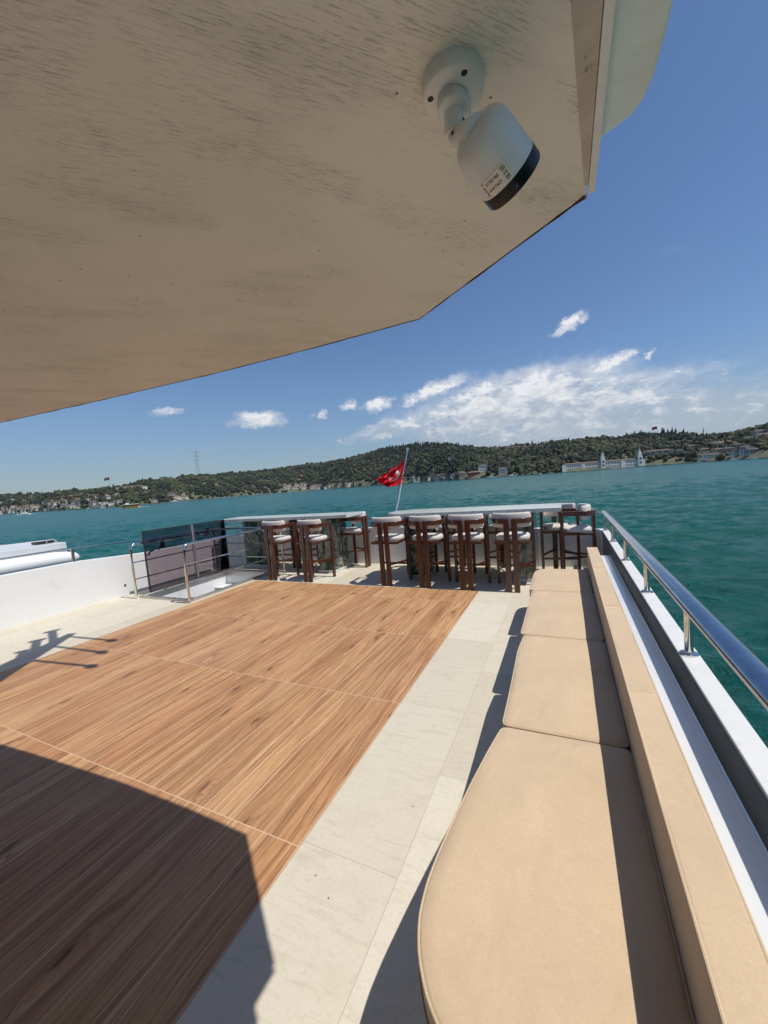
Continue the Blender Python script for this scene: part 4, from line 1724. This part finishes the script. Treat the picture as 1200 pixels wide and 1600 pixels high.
def unit_meshes(wc, rc):
    key = (wc, rc)
    if key in _cache:
        return _cache[key]
    mb = MB()
    mb.box(-.5, .5, -.5, .5, -.6, 1.0)
    for fl in (.16, .58):
        for k in range(4):
            x = -.38 + k * .20
            mb.box(x, x + .11, -.515, -.501, fl, fl + .24, 1)
            mb.box(x, x + .11, .501, .515, fl, fl + .24, 1)
        for k in range(3):
            x = -.34 + k * .26
            mb.box(-.515, -.501, x, x + .13, fl, fl + .24, 1)
            mb.box(.501, .515, x, x + .13, fl, fl + .24, 1)
    wl = mb.build('wall', [M['w_' + wc], M['win']], smooth=0)
    mb = MB()
    if rc == 'flat grey':
        mb.box(-.53, .53, -.53, .53, 1.0, 1.08)
    else:
        mb.add([(-.56, -.56, 1.0), (.56, -.56, 1.0), (.56, .56, 1.0), (-.56, .56, 1.0), (-.28, 0, 1.36), (.28, 0, 1.36)],
               [(0, 1, 5, 4), (1, 2, 5), (2, 3, 4, 5), (3, 0, 4), (3, 2, 1, 0)])
    rf = mb.build('roof', M['r_' + rc], smooth=0)
    _cache[key] = (wl.data, rf.data)
    for o in (wl, rf):
        bpy.data.objects.remove(o)
    return _cache[key]


hr = random.Random(21)


def house(a, e, wpx, hpx, wc, rc, label, group, name='house', cat='house', turn=None):
    """wpx/hpx: angular width and height in hundredths of a degree"""
    r, z = ground_from(a, e)
    w_ = r * math.tan(R_(wpx / 100))
    h_ = r * math.tan(R_(hpx / 100)) * .8
    d_ = min(w_, 16) * hr.uniform(.7, 1.0)
    rz = -R_(a) + (R_(turn) if turn is not None else R_(hr.uniform(-8, 38)))
    t = empty(name, pos(a, r + d_ * .5, z), rz, label=label, cat=cat, group=group)
    for nm, me in zip(('wall', 'roof'), unit_meshes(wc, rc)):
        o = bpy.data.objects.new(nm, me)
        col.objects.link(o)
        o.parent = t
        o.scale = (w_, d_, h_)
    occupied.append((a, r, w_ * .8))
    return t


# clusters: az range, el range, count, (w range), (h range), palette, place text
CLUS = [
    ((-69.8, -66.9), (-.05, .45), 34, (24, 50), (18, 34), [('cream', 'terracotta'), ('white', 'terracotta'), ('pink', 'brown')], 'in the far left village'),
    ((-69.8, -64), (.8, 1.45), 16, (28, 55), (18, 30), [('grey', 'terracotta'), ('white', 'flat grey')], 'on the distant left hill'),
    ((-66.5, -63.2), (-.05, .75), 26, (28, 62), (20, 36), [('cream', 'terracotta'), ('white', 'brown'), ('grey', 'dark')], 'below the dark red block'),
    ((-62.4, -58.9), (-.1, 1.2), 24, (40, 80), (24, 40), [('white', 'brown'), ('cream', 'terracotta'), ('white', 'flat grey')], 'behind the yellow ferry'),
    ((-58, -51.5), (-.1, .5), 6, (60, 95), (30, 45), [('cream', 'terracotta'), ('grey', 'brown')], 'right of the yellow ferry'),
    ((-56, -44), (2.3, 3.0), 14, (45, 75), (20, 32), [('ochre', 'terracotta'), ('grey', 'brown')], 'on the pylon ridge'),
    ((-50, -36), (.8, 2.4), 10, (45, 70), (20, 32), [('grey', 'brown'), ('ochre', 'terracotta')], 'on the wooded left slope'),
    ((-39.5, -36.2), (-.05, .8), 17, (32, 58), (24, 40), [('white', 'terracotta'), ('cream', 'brown')], 'in the shore hamlet'),
    ((-36, -27), (-.1, .25), 14, (45, 85), (28, 46), [('white', 'dark'), ('cream', 'terracotta'), ('pink', 'brown')], 'left of the stern flag'),
    ((-22, -14.5), (-.1, .35), 14, (50, 90), (32, 52), [('white', 'dark'), ('cream', 'terracotta'), ('grey', 'brown')], 'right of the stern flag'),
    ((-9, -2), (3.0, 3.55), 10, (50, 85), (28, 45), [('grey', 'brown'), ('cream', 'terracotta')], 'on the middle skyline'),
    ((-8, 0), (1.0, 2.4), 7, (45, 70), (22, 36), [('grey', 'brown'), ('cream', 'terracotta')], 'in the middle woods'),
    ((12, 16), (.0, 1.3), 7, (70, 120), (35, 55), [('grey', 'dark'), ('cream', 'brown')], 'right of the barracks'),
    ((16.5, 21), (.1, 1.0), 8, (80, 130), (45, 65), [('grey', 'dark'), ('white', 'flat grey')], 'by the right water edge'),
    ((17.5, 21.5), (1.2, 2.1), 7, (90, 150), (45, 65), [('grey', 'brown'), ('white', 'dark')], 'on the right slope'),
]
ORD = ['first', 'second', 'third', 'fourth', 'fifth', 'sixth', 'seventh', 'eighth', 'ninth', 'tenth', 'eleventh', 'twelfth', 'thirteenth', 'fourteenth', 'fifteenth', 'sixteenth', 'seventeenth', 'eighteenth']
made = {}
for (ar, er, cnt, wr, hr_, pal, txt) in CLUS:
    placed = []
    for k in range(cnt):
        for tries in range(30):
            a = hr.uniform(*ar)
            e = hr.uniform(*er)
            if all(abs(a - q[0]) > .28 or abs(e - q[1]) > .16 for q in placed):
                break
        placed.append((a, e))
        wc, rc = hr.choice(pal)
        made.setdefault((wc, rc, txt), []).append((a, house(a, e, hr.uniform(*wr), hr.uniform(*hr_), wc, rc, 'x', 'small houses ' + txt)))
for (wc, rc, txt), lst in made.items():
    lst.sort(key=lambda q: q[0])
    for k, (a, o) in enumerate(lst):
        kind = '%s %s-roofed' % (wc, rc.replace('flat grey', 'flat'))
        if len(lst) == 1:
            o['label'] = 'only small %s house %s' % (kind, txt)
        elif k == 0:
            o['label'] = 'leftmost small %s house %s' % (kind, txt)
        elif k == len(lst) - 1:
            o['label'] = 'rightmost small %s house %s' % (kind, txt)
        else:
            o['label'] = '%s from left of the %s houses %s' % (ORD[k], kind, txt)

house(-58.0, 1.62, 330, 50, 'cream', 'brown', 'long cream building on the hilltop above the yellow ferry', None, 'hilltop_building', 'building', 5)
house(-63.7, 1.05, 120, 38, 'red', 'terracotta', 'dark red block on the left hill', None, 'apartment_block', 'building', 5)
house(-14.9, 2.55, 92, 62, 'white', 'flat grey', 'lone white villa high in the woods right of the flag', None, 'villa', 'house', 0)
house(-10.6, .62, 125, 95, 'white', 'dark', 'tall white mansion above the middle shore', None, 'mansion', 'house', 8)
house(-11.9, .02, 170, 70, 'red', 'terracotta', 'dark red waterside mansion with terracotta roof', None, 'waterside_mansion', 'house', 3)
house(-13.5, .0, 90, 80, 'pink', 'terracotta', 'pink waterside mansion beside the dark red one', None, 'waterside_mansion', 'house', 3)
house(-14.6, .0, 80, 62, 'cream', 'brown', 'cream waterside mansion left of the pink one', None, 'waterside_mansion', 'house', -4)
house(-7.9, .05, 115, 85, 'white', 'dark', 'white waterside mansion right of the dark red one', None, 'waterside_mansion', 'house', 3)
house(12.2, 2.05, 260, 26, 'cream', 'flat grey', 'long low pale building on the right hillside', None, 'hillside_building', 'building', 4)
house(10.2, .85, 330, 62, 'grey', 'brown', 'long grey barrack block behind the right tower', None, 'barrack_block', 'building', -6)
house(16.2, 1.25, 300, 52, 'cream', 'brown', 'long low cream block with brown roof on the right slope', None, 'hillside_building', 'building', -5)
house(19.1, 2.75, 80, 70, 'white', 'flat grey', 'white tower block on the right skyline', None, 'tower_block', 'building', 0)
house(15.1, .0, 150, 50, 'white', 'brown', 'small white boathouse at the water right of the barracks', None, 'boathouse', 'building', 0)


def barracks():
    """long white waterfront building with two spired towers"""
    a0, a1 = -.05, 8.75
    am = (a0 + a1) / 2
    r0, r1 = shore_d(a0) + 4, shore_d(a1) + 4
    p0, p1 = Vector(pos(a0, r0, SEA + 2)), Vector(pos(a1, r1, SEA + 2))
    d = p1 - p0
    L_ = d.length
    ang = math.atan2(d.y, d.x)
    c = (p0 + p1) / 2
    t = empty('barracks', c, ang, label='long white waterfront barracks with two pointed towers', cat='barracks')
    nrm = 1

    def hh(u):   # height keeps the same look along a receding front
        return 0.0
    h = 17.0
    mb = MB()
    mb.box(-L_ / 2, L_ / 2, 0, 14, -1.5, h)
    wl = mb.build('wall', M['w_white'], t, smooth=0)
    mb = MB()
    mb.box(-L_ / 2 - .5, L_ / 2 + .5, -.6, 14.6, h, h + .8)
    mb.add([(-L_ / 2, -.3, h + .8), (L_ / 2, -.3, h + .8), (L_ / 2, 14.3, h + .8), (-L_ / 2, 14.3, h + .8), (-L_ / 2 + 7, 7, h + 4), (L_ / 2 - 7, 7, h + 4)],
           [(0, 1, 5, 4), (1, 2, 5), (2, 3, 4, 5), (3, 0, 4)])
    mb.build('roof', M['r_brown'], t, smooth=0)
    nw = 34
    for k in range(nw):
        x = -L_ / 2 + 5 + (L_ - 10) * k / (nw - 1)
        for z in (2.2, 9.8):
            mb = MB()
            mb.box(x - 1.3, x + 1.3, -.12, -.02, z, z + 4.6)
            mb.build('window', M['win'], t, smooth=0)
    for k in range(5):
        mb = MB()
        x = -L_ / 2 + L_ * k / 4 if k in (0, 4) else -L_ / 2 + L_ * (k / 4)
        mb.box(x - 4.5, x + 4.5, -1.2, -.13, -1.5, h - .3)
        mb.build('pavilion', M['w_white'], t, smooth=0)
    for u in (.5, .965):
        x = -L_ / 2 + L_ * u
        rr = lerp(r0, r1, u)
        top = rr * math.tan(R_(2.3)) + H - (SEA + 2)
        w2 = 5.0
        mb = MB()
        mb.box(x - w2, x + w2, -3.2, 6.5, -1.5, top * .46)
        mb.box(x - w2 * .82, x + w2 * .82, -2.2, 5.5, top * .46, top * .60)
        mb.box(x - w2 * .55, x + w2 * .55, -.8, 4.2, top * .60, top * .70)
        tw = mb.build('tower', M['w_white'], t, smooth=0)
        mb = MB()
        mb.lathe((x, 1.7, top * .70), (0, 0, 1), [(0, w2 * .62), (top * .05, w2 * .36), (top * .12, w2 * .16), (top * .30, .12)], 10)
        mb.build('spire', M['w_grey'], tw)
        for zf in (.12, .30):
            mb = MB()
            mb.box(x - 2.2, x + 2.2, -3.32, -3.21, top * zf, top * zf + 5)
            mb.build('window', M['win'], tw, smooth=0)
    for k in range(30):
        u = (k + .5) / 30
        q = p0.lerp(p1, u)
        occupied.append((lerp(a0, a1, u), q.xy.length, 20))


barracks()


def pylon():
    a, e = -50.4, 3.0
    r, z = ground_from(a, e)
    D, W = shore_d(a), width_d(a)
    r = D + W
    z = terrain(a, r) + SEA
    top = r * math.tan(R_(6.38)) + H - z
    t = empty('power_pylon', pos(a, r, z), -R_(a), label='tall lattice power pylon on the left skyline', cat='pylon')
    mb = MB()
    zs = [0, .22, .42, .60, .76, .88, 1.0]
    ws = [.095, .070, .052, .040, .032, .024, .012]
    th = top * .0050
    C = []
    for zf, wf in zip(zs, ws):
        C.append([Vector((sx * wf * top, sy * wf * top, zf * top)) for sx, sy in ((-1, -1), (1, -1), (1, 1), (-1, 1))])
    for k in range(len(C) - 1):
        for j in range(4):
            mb.tube([C[k][j], C[k + 1][j]], th, 4)
            mb.tube([C[k][j], C[k + 1][(j + 1) % 4]], th * .6, 4)
            mb.tube([C[k][(j + 1) % 4], C[k + 1][j]], th * .6, 4)
            mb.tube([C[k + 1][j], C[k + 1][(j + 1) % 4]], th * .6, 4)
    mb.build('lattice', M['w_grey'], t, smooth=0)
    for zf, wf in ((.60, .13), (.76, .17), (.90, .20)):
        mb = MB()
        mb.sweep([(-wf * top, 0, zf * top), (0, 0, zf * top + .012 * top), (wf * top, 0, zf * top)], [(-th, -th), (th, -th), (th, th), (-th, th)], scale=[.5, 1.5, .5])
        mb.build('crossarm', M['w_grey'], t, smooth=0)


pylon()


def hill_flag(a, etop, ebase, cloth, label):
    r = shore_d(a) + width_d(a)
    z = terrain(a, r) + SEA
    top = r * math.tan(R_(etop)) + H - z
    t = empty('flagpole', pos(a, r, z), -R_(a), label='flagpole ' + label, cat='flagpole')
    mb = MB()
    mb.tube([(0, 0, 0), (0, 0, top)], r * .00030, 6)
    mb.build('pole', M['w_grey'], t)
    fw_ = r * math.tan(R_(.52))
    fh = fw_ * .62
    vs, fs = [], []
    for i in range(9):
        for j in range(5):
            u, v = i / 8, j / 4
            vs.append((-u * fw_, math.sin(u * 6) * fw_ * .08, top - fh * v - u * u * fh * .35))
    for i in range(8):
        for j in range(4):
            fs.append((i * 5 + j, i * 5 + j + 1, (i + 1) * 5 + j + 1, (i + 1) * 5 + j))
    mb = MB()
    mb.add(vs, fs)
    f = mb.build('flag', cloth, None, recalc=False)
    f.matrix_world = Matrix.Translation(pos(a, r, z)) @ Matrix.Rotation(-R_(a), 4, 'Z')
    tag(f, 'flag ' + label, 'flag')


M['flag_far'] = mat('far_flag_red', (.30, .03, .03), .8)
M['flag_dark'] = mat('far_flag_dark', (.10, .03, .03), .8)
hill_flag(10.25, 4.28, 3.4, M['flag_far'], 'flying small and red above the right hill')
hill_flag(-60.15, 3.3, 1.9, M['flag_dark'], 'hanging dark above the left hill')


def antenna(a, etop, label):
    r = shore_d(a) + width_d(a)
    z = terrain(a, r) + SEA
    top = r * math.tan(R_(etop)) + H - z
    t = empty('antenna_mast', pos(a, r, z), 0, label=label, cat='mast')
    mb = MB()
    mb.tube([(0, 0, 0), (0, 0, top * .45), (0, 0, top)], r * .0006, 6, scale=[1.6, 1.3, .6])
    mb.build('pole', M['w_grey'], t)
    mb = MB()
    mb.lathe((0, 0, top * .55), (0, 0, 1), [(0, r * .0012), (top * .2, r * .0012)], 8)
    mb.build('antenna_panel', M['w_grey'], t)


antenna(14.5, 3.55, 'thin antenna mast on the right skyline between two hills')


# ------------------------------------------------------------------ boats
def put(a, dist, heading):
    return pos(a, dist, SEA), -R_(a) + R_(heading)


M['yellow'] = mat('yellow_hull_paint', (.62, .32, .03), .4)
M['boat_white'] = mat('boat_white', (.75, .75, .74), .4)
M['foam'] = mat('sea_foam', (.62, .68, .68), .8)


def hull_mesh(L_, B_, h, z0=-.4, sheer=.3):
    vs, fs = [], []
    N = 14
    for i in range(N + 1):
        u = i / N
        x = -L_ / 2 + L_ * u
        wf = 1.0 if u < .55 else max(.02, 1 - ((u - .55) / .45) ** 2)
        if u < .12:
            wf *= .88 + u
        zt = h * (1 + sheer * max(0, u - .5) * 2)
        vs += [(x, -B_ / 2 * wf, zt), (x - (0 if u < .9 else .02 * L_), -B_ / 2 * wf * .7, z0), (x - (0 if u < .9 else .02 * L_), B_ / 2 * wf * .7, z0), (x, B_ / 2 * wf, zt)]
    for i in range(N):
        for j in range(4):
            fs.append((i * 4 + j, i * 4 + (j + 1) % 4, (i + 1) * 4 + (j + 1) % 4, (i + 1) * 4 + j))
    fs += [(3, 2, 1, 0), tuple(N * 4 + j for j in range(4))]
    return MB().add(vs, fs)


def ferry():
    D = 760
    loc, rz = put(-58.35, D, 176)
    t = empty('ferry', loc, rz, label='small ferry with a yellow hull and white upper deck crossing at left', cat='ferry')
    L_ = D * math.tan(R_(2.0))
    hull_mesh(L_, L_ * .24, L_ * .115, sheer=.15).build('hull', M['yellow'], t)
    mb = MB()
    mb.box(-L_ * .44, L_ * .34, -L_ * .1, L_ * .1, L_ * .116, L_ * .20)
    mb.build('cabin', M['cabin_glass'], t)
    mb = MB()
    mb.box(-L_ * .46, L_ * .37, -L_ * .112, L_ * .112, L_ * .201, L_ * .235)
    for k in range(7):
        x = -L_ * .44 + k * L_ * .11
        mb.box(x, x + L_ * .012, -L_ * .108, -L_ * .101, L_ * .117, L_ * .20)
    mb.build('deck_roof', M['boat_white'], t)
    mb = MB()
    mb.box(L_ * .10, L_ * .26, -L_ * .06, L_ * .06, L_ * .236, L_ * .31)
    mb.build('wheelhouse', M['boat_white'], t)
    mb = MB()
    mb.tube([(L_ * .05, 0, L_ * .236), (L_ * .05, 0, L_ * .42)], L_ * .006, 6)
    mb.build('mast', M['boat_white'], t)
    return t


ferry()


def motorboat(a, D, lendeg, label, group=None, heading=90, name='motorboat'):
    loc, rz = put(a, D, heading)
    t = empty(name, loc, rz, label=label, cat='boat', group=group)
    L_ = D * math.tan(R_(lendeg))
    hull_mesh(L_, L_ * .27, L_ * .10).build('hull', M['boat_white'], t)
    mb = MB()
    vs = [(-L_ * .3, -L_ * .09, L_ * .1), (L_ * .22, -L_ * .08, L_ * .1), (L_ * .22, L_ * .08, L_ * .1), (-L_ * .3, L_ * .09, L_ * .1),
          (-L_ * .28, -L_ * .075, L_ * .21), (L_ * .08, -L_ * .07, L_ * .21), (L_ * .08, L_ * .07, L_ * .21), (-L_ * .28, L_ * .075, L_ * .21)]
    mb.add(vs, [(0, 1, 2, 3), (4, 5, 6, 7), (0, 1, 5, 4), (1, 2, 6, 5), (2, 3, 7, 6), (3, 0, 4, 7)])
    mb.build('cabin', M['boat_white'], t, bevel=L_ * .008)
    mb = MB()
    mb.box(-L_ * .25, L_ * .12, -L_ * .0835, L_ * .0835, L_ * .145, L_ * .18)
    mb.build('window', M['cabin_glass'], t)
    return t


motorboat(-68.15, 1250, 1.15, 'white motorboat speeding along the far left shore', heading=182)
MG = 'white boats moored along the far shore'
for (a, dd, ld, lb) in [(-61.2, 25, .62, 'white boat moored at the shore left of the yellow ferry'), (-62.6, 25, .5, 'small white boat moored below the red block on the left hill'),
                        (-53.6, 12, .9, 'low white boat on the shore right of the yellow ferry'),
                        (-33.4, 18, .55, 'white boat moored left of the stern flag'), (-20.0, 20, .85, 'white boat moored just right of the stern flag'), (-24.1, 20, .6, 'white boat moored behind the stern flag pole'),
                        (-17.0, 16, .6, 'white boat moored before the cream mansions'), (-9.4, 20, 1.15, 'white yacht moored beside the dark red mansion'), (-6.7, 16, 1.15, 'white yacht moored below the white mansion'),
                        (-3.0, 12, .5, 'small white boat moored left of the long barracks'),
                        (14.0, 14, .75, 'white boat moored just right of the barracks'), (17.1, 14, .9, 'white boat moored below the right hillside'), (18.7, 12, .6, 'small white boat moored near the right edge')]:
    motorboat(a, shore_d(a) - dd, ld, lb, MG, heading=hr.choice((0, 180)) + hr.uniform(-15, 15))

# wakes
mb = MB()


def wake(a0, a1, D0, D1, w0, w1, name, label):
    mb = MB()
    vs, fs = [], []
    N = 30
    rr = random.Random(5)
    for i in range(N + 1):
        u = i / N
        a = lerp(a0, a1, u)
        D = lerp(D0, D1, u)
        wv = lerp(w0, w1, u) * rr.uniform(.6, 1.2)
        vs += [pos(a, D - wv, SEA + .10), pos(a, D, SEA + .32 * (1 - u) + .1), pos(a, D + wv, SEA + .10)]
    for i in range(N):
        for j in range(2):
            fs.append((i * 3 + j, i * 3 + j + 1, i * 3 + j + 4, i * 3 + j + 3))
    mb.add(vs, fs)
    tag(mb.build(name, M['foam'], smooth=60), label, None, None, 'structure')


haze_mb = MB()
haze_mb.box(-7400, 7400, -7400, 7400, SEA - 4, 420)
hz = haze_mb.build('haze', [], smooth=0)
hm = bpy.data.materials.new('sea_haze')
hm.use_nodes = True
ht = NT(hm.node_tree)
pv_ = ht.new('ShaderNodeVolumePrincipled')
pv_.inputs['Color'].default_value = (.80, .90, 1.0, 1)
pv_.inputs['Density'].default_value = HAZE
pv_.inputs['Anisotropy'].default_value = .25
ho = ht.new('ShaderNodeOutputMaterial')
ht.l.new(pv_.outputs[0], ho.inputs['Volume'])
hz.data.materials.append(hm)
tag(hz, 'thin blue sea haze over the strait', 'haze', None, 'stuff')
wake(-67.8, -66.9, 1248, 1235, 2.5, .8, 'wake', 'white foam behind the speeding motorboat')
wake(-57.6, -55.8, 758, 740, 2.2, .5, 'wake', 'pale foam behind the yellow ferry')

# quay line along the far shore
mb = MB()
vs, fs = [], []
N = 420
for i in range(N + 1):
    a = lerp(-72, 24, i / N)
    D = shore_d(a)
    vs += [pos(a, D - 3.0, SEA - 1), pos(a, D - 3.0, SEA + 1.5), pos(a, D + 5, SEA + 1.6)]
for i in range(N):
    for j in range(2):
        fs.append((i * 3 + j, i * 3 + j + 1, i * 3 + j + 4, i * 3 + j + 3))
mb.add(vs, fs)
M['quay'] = mat('quay_stone', (.30, .28, .25), .9, var=.5, vscale=.02, dirt=(.09, .085, .07), dscale=.012, dth=(.42, .55))
tag(mb.build('quay', M['quay'], smooth=0), 'stone quay along the far shore', None, None, 'structure')

# ------------------------------------------------------------------ woods on the hills


def leaf_mat():
    m = bpy.data.materials.new('tree_foliage')
    m.use_nodes = True
    t = NT(m.node_tree)
    p = t.new('ShaderNodeBsdfPrincipled')
    o = t.new('ShaderNodeOutputMaterial')
    t.l.new(p.outputs[0], o.inputs[0])
    at = t.new('ShaderNodeAttribute', attribute_name='leaf_color')
    oc = t.new('ShaderNodeTexCoord').outputs['Object']
    c = t.mix(t.lin(t.noise(oc, .35, 4, .7), .3, .7, 0, .5), at.outputs['Color'], (.02, .03, .014))
    t.l.new(c, p.inputs['Base Color'])
    p.inputs['Roughness'].default_value = .8
    p.inputs['Specular IOR Level'].default_value = .2
    return m


M['leaf'] = leaf_mat()


def build_woods():
    rnd = random.Random(11)
    # icosahedron
    ph = (1 + 5 ** .5) / 2
    ico = [Vector(v).normalized() for v in [(-1, ph, 0), (1, ph, 0), (-1, -ph, 0), (1, -ph, 0), (0, -1, ph), (0, 1, ph), (0, -1, -ph), (0, 1, -ph), (ph, 0, -1), (ph, 0, 1), (-ph, 0, -1), (-ph, 0, 1)]]
    icf = [(0, 11, 5), (0, 5, 1), (0, 1, 7), (0, 7, 10), (0, 10, 11), (1, 5, 9), (5, 11, 4), (11, 10, 2), (10, 7, 6), (7, 1, 8), (3, 9, 4), (3, 4, 2), (3, 2, 6), (3, 6, 8), (3, 8, 9), (4, 9, 5), (2, 4, 11), (6, 2, 10), (8, 6, 7), (9, 8, 1)]
    vs, fs, cols = [], [], []
    count = 0
    pal_dark = [(.016, .025, .017), (.021, .031, .019), (.024, .033, .025), (.018, .027, .021)]
    pal_mid = [(.033, .043, .023), (.040, .049, .025), (.048, .053, .030), (.040, .040, .027)]
    pal_light = [(.062, .075, .034), (.074, .084, .038), (.058, .066, .034)]
    pal_odd = [(.085, .062, .045), (.12, .10, .07)]
    occ = {}
    for (a, r, rad) in occupied:
        occ.setdefault(int(a // 1), []).append((a, r, rad))
    target = 27000
    while count < target:
        a = rnd.uniform(-76, 26)
        # more trees for the same angle when nearer
        t = rnd.random() ** .85
        D, W = shore_d(a), width_d(a)
        r = D + 4 + W * t * 1.03
        x, y = r * math.sin(R_(a)), r * math.cos(R_(a))
        patch = mnoise.fractal(Vector((x / 130, y / 130, 4)), 1.0, 2.0, 3)
        village = 0
        if a < -58.5:
            village = .35
        if t < .06:
            village = max(village, .45)
        if mnoise.noise(Vector((x / 70, y / 70, 9))) > .34 and rnd.random() < .8:
            continue
        if rnd.random() < village:
            continue
        bad = False
        for k in (int(a // 1) - 1, int(a // 1), int(a // 1) + 1):
            for (ha, hr2, rad) in occ.get(k, ()):
                # keep the front of each building open
                if abs(ha - a) * math.pi / 180 * r < rad * .75 and -38 < r - hr2 < rad * .6 + 6:
                    bad = True
                    break
            if bad:
                break
        if bad:
            continue
        z = terrain(a, r) + SEA
        sc = r / 1400
        conifer = False
        q = patch + rnd.gauss(0, .16)
        if q > .22:
            c = rnd.choice(pal_light)
        elif q > -.08:
            c = rnd.choice(pal_mid)
        else:
            c = rnd.choice(pal_dark)
            conifer = rnd.random() < .15
        if rnd.random() < .05:
            c = rnd.choice(pal_odd)
        if -26 < a < -12 and t > .6:
            c = rnd.choice(pal_dark)
            conifer = rnd.random() < .22
        if 6 < a < 13 and t > .6:
            c = rnd.choice(pal_dark)
            conifer = rnd.random() < .35
        rad = (rnd.uniform(3.0, 6.2) if rnd.random() < .8 else rnd.uniform(6.5, 9.5)) * (.75 + .35 * sc)
        hh = rad * (rnd.uniform(1.1, 1.7) if conifer else rnd.uniform(.7, 1.1))
        if conifer:
            rad *= .62
        rot = rnd.uniform(0, 6.28)
        cr, sr_ = math.cos(rot), math.sin(rot)
        b = len(vs)
        for v in ico:
            j = rnd.uniform(.72, 1.25)
            px, py, pz = v.x * j, v.y * j, v.z * j
            if conifer:
                tp = max(.15, 1 - (pz + 1) * .42)
                px *= tp
                py *= tp
            vs.append((x + (px * cr - py * sr_) * rad, y + (px * sr_ + py * cr) * rad, z + hh * .9 + pz * hh))
            f = rnd.uniform(.72, 1.3)
            cols.append((c[0] * f, c[1] * f, c[2] * f, 1))
        fs += [(b + i, b + j, b + k) for i, j, k in icf]
        count += 1
    me = bpy.data.meshes.new('woods')
    me.from_pydata(vs, [], fs)
    me.materials.append(M['leaf'])
    at = me.attributes.new('leaf_color', 'FLOAT_COLOR', 'POINT')
    at.data.foreach_set('color', [x for c in cols for x in c])
    me.update()
    o = bpy.data.objects.new('woods', me)
    col.objects.link(o)
    tag(o, 'dense green woods covering the far hills', 'woods', None, 'stuff')


build_woods()

# a few trees that stand out singly on the skyline
tr = random.Random(9)


def skyline_tree(a, wdeg, hdeg, conifer, label):
    r = shore_d(a) + width_d(a) * .985
    z = terrain(a, r) + SEA
    hh = r * math.tan(R_(hdeg))
    rw = r * math.tan(R_(wdeg)) / 2
    t = empty('pine_tree' if conifer else 'tree', pos(a, r, z), tr.uniform(0, 6), label=label, cat='tree', group='single trees on the skyline')
    mb = MB()
    mb.tube([(0, 0, -2), (0, 0, hh * .45), (hh * .02, 0, hh * .8)], hh * .03, 6, scale=[1, .7, .3])
    mb.build('trunk', M['bark'], t)
    vs, fs = [], []
    for k in range(170):
        u = tr.random()
        zz = lerp(.35 if not conifer else .12, 1.0, u)
        rr = rw * (math.sin(math.pi * (zz - .3) / .72) if not conifer else (1.05 - zz)) * tr.uniform(.3, 1.05)
        th = tr.uniform(0, 6.28)
        c = Vector((rr * math.cos(th), rr * math.sin(th), zz * hh * .93))
        s = hh * .075 * tr.uniform(.6, 1.3)
        for q in range(3):
            n1 = Vector((tr.gauss(0, 1), tr.gauss(0, 1), tr.gauss(0, 1))).normalized()
            n2 = n1.cross(Vector((tr.gauss(0, 1), tr.gauss(0, 1), tr.gauss(0, 1)))).normalized()
            b = len(vs)
            vs += [c + n1 * s, c + n2 * s, c - n1 * s * .9, c - n2 * s]
            fs.append((b, b + 1, b + 2, b + 3))
    mb = MB()
    mb.add(vs, fs)
    mb.build('crown', M['crown'], t, smooth=0, recalc=False)


M['bark'] = mat('bark', (.09, .065, .045), .9)
M['crown'] = mat('dark_pine_foliage', (.022, .036, .020), .85, var=.5, vscale=.4)
for (a, wd_, hd_, cf, lb) in [(15.25, .32, .55, False, 'round dark tree on the right skyline, nearest the antenna mast'), (15.75, .34, .5, False, 'second dark tree right of the antenna mast'),
                              (16.2, .30, .48, False, 'third dark tree right of the antenna mast'), (16.75, .42, .6, False, 'broad dark tree on the right skyline left of the tower block'),
                              (18.6, .42, .5, False, 'dark tree just left of the white tower block'),
                              (-60.5, .5, .55, False, 'dark tree at the left end of the hilltop building'), (-53.6, .22, .5, True, 'pointed tree on the skyline left of the pylon'),
                              (-42.6, .5, .45, False, 'broad tree standing above the ridge right of the pylon'), (-20.3, .2, .38, True, 'pointed pine left of the flag hill summit'), (-17.2, .2, .4, True, 'pointed pine right of the flag hill summit')]:
    skyline_tree(a, wd_, hd_, cf, lb)

# a gull far off in the sky at right
gl = empty('gull', pos(13.9, 130, H + 130 * math.tan(R_(7.65))), R_(30), label='tiny gull gliding in the sky at right', cat='bird')
mb = MB()
mb.lathe((-.22, 0, 0), (1, 0, 0), [(0, .01), (.08, .05), (.22, .07), (.36, .045), (.44, .01)], 12)
mb.build('body', M['boat_white'], gl)
for s in (-1, 1):
    mb = MB()
    mb.add([(.08, s * .05, .02), (.06, s * .35, .13), (-.05, s * .66, .06), (-.08, s * .35, .12), (-.09, s * .05, .02), (.08, s * .05, 0), (.06, s * .35, .11), (-.05, s * .66, .05), (-.08, s * .35, .10), (-.09, s * .05, 0)],
           [(0, 1, 3, 4), (1, 2, 3), (5, 6, 8, 9), (6, 7, 8), (0, 1, 6, 5), (1, 2, 7, 6), (4, 3, 8, 9), (3, 2, 7, 8)])
    mb.build('wing', M['w_grey'], gl, smooth=0)
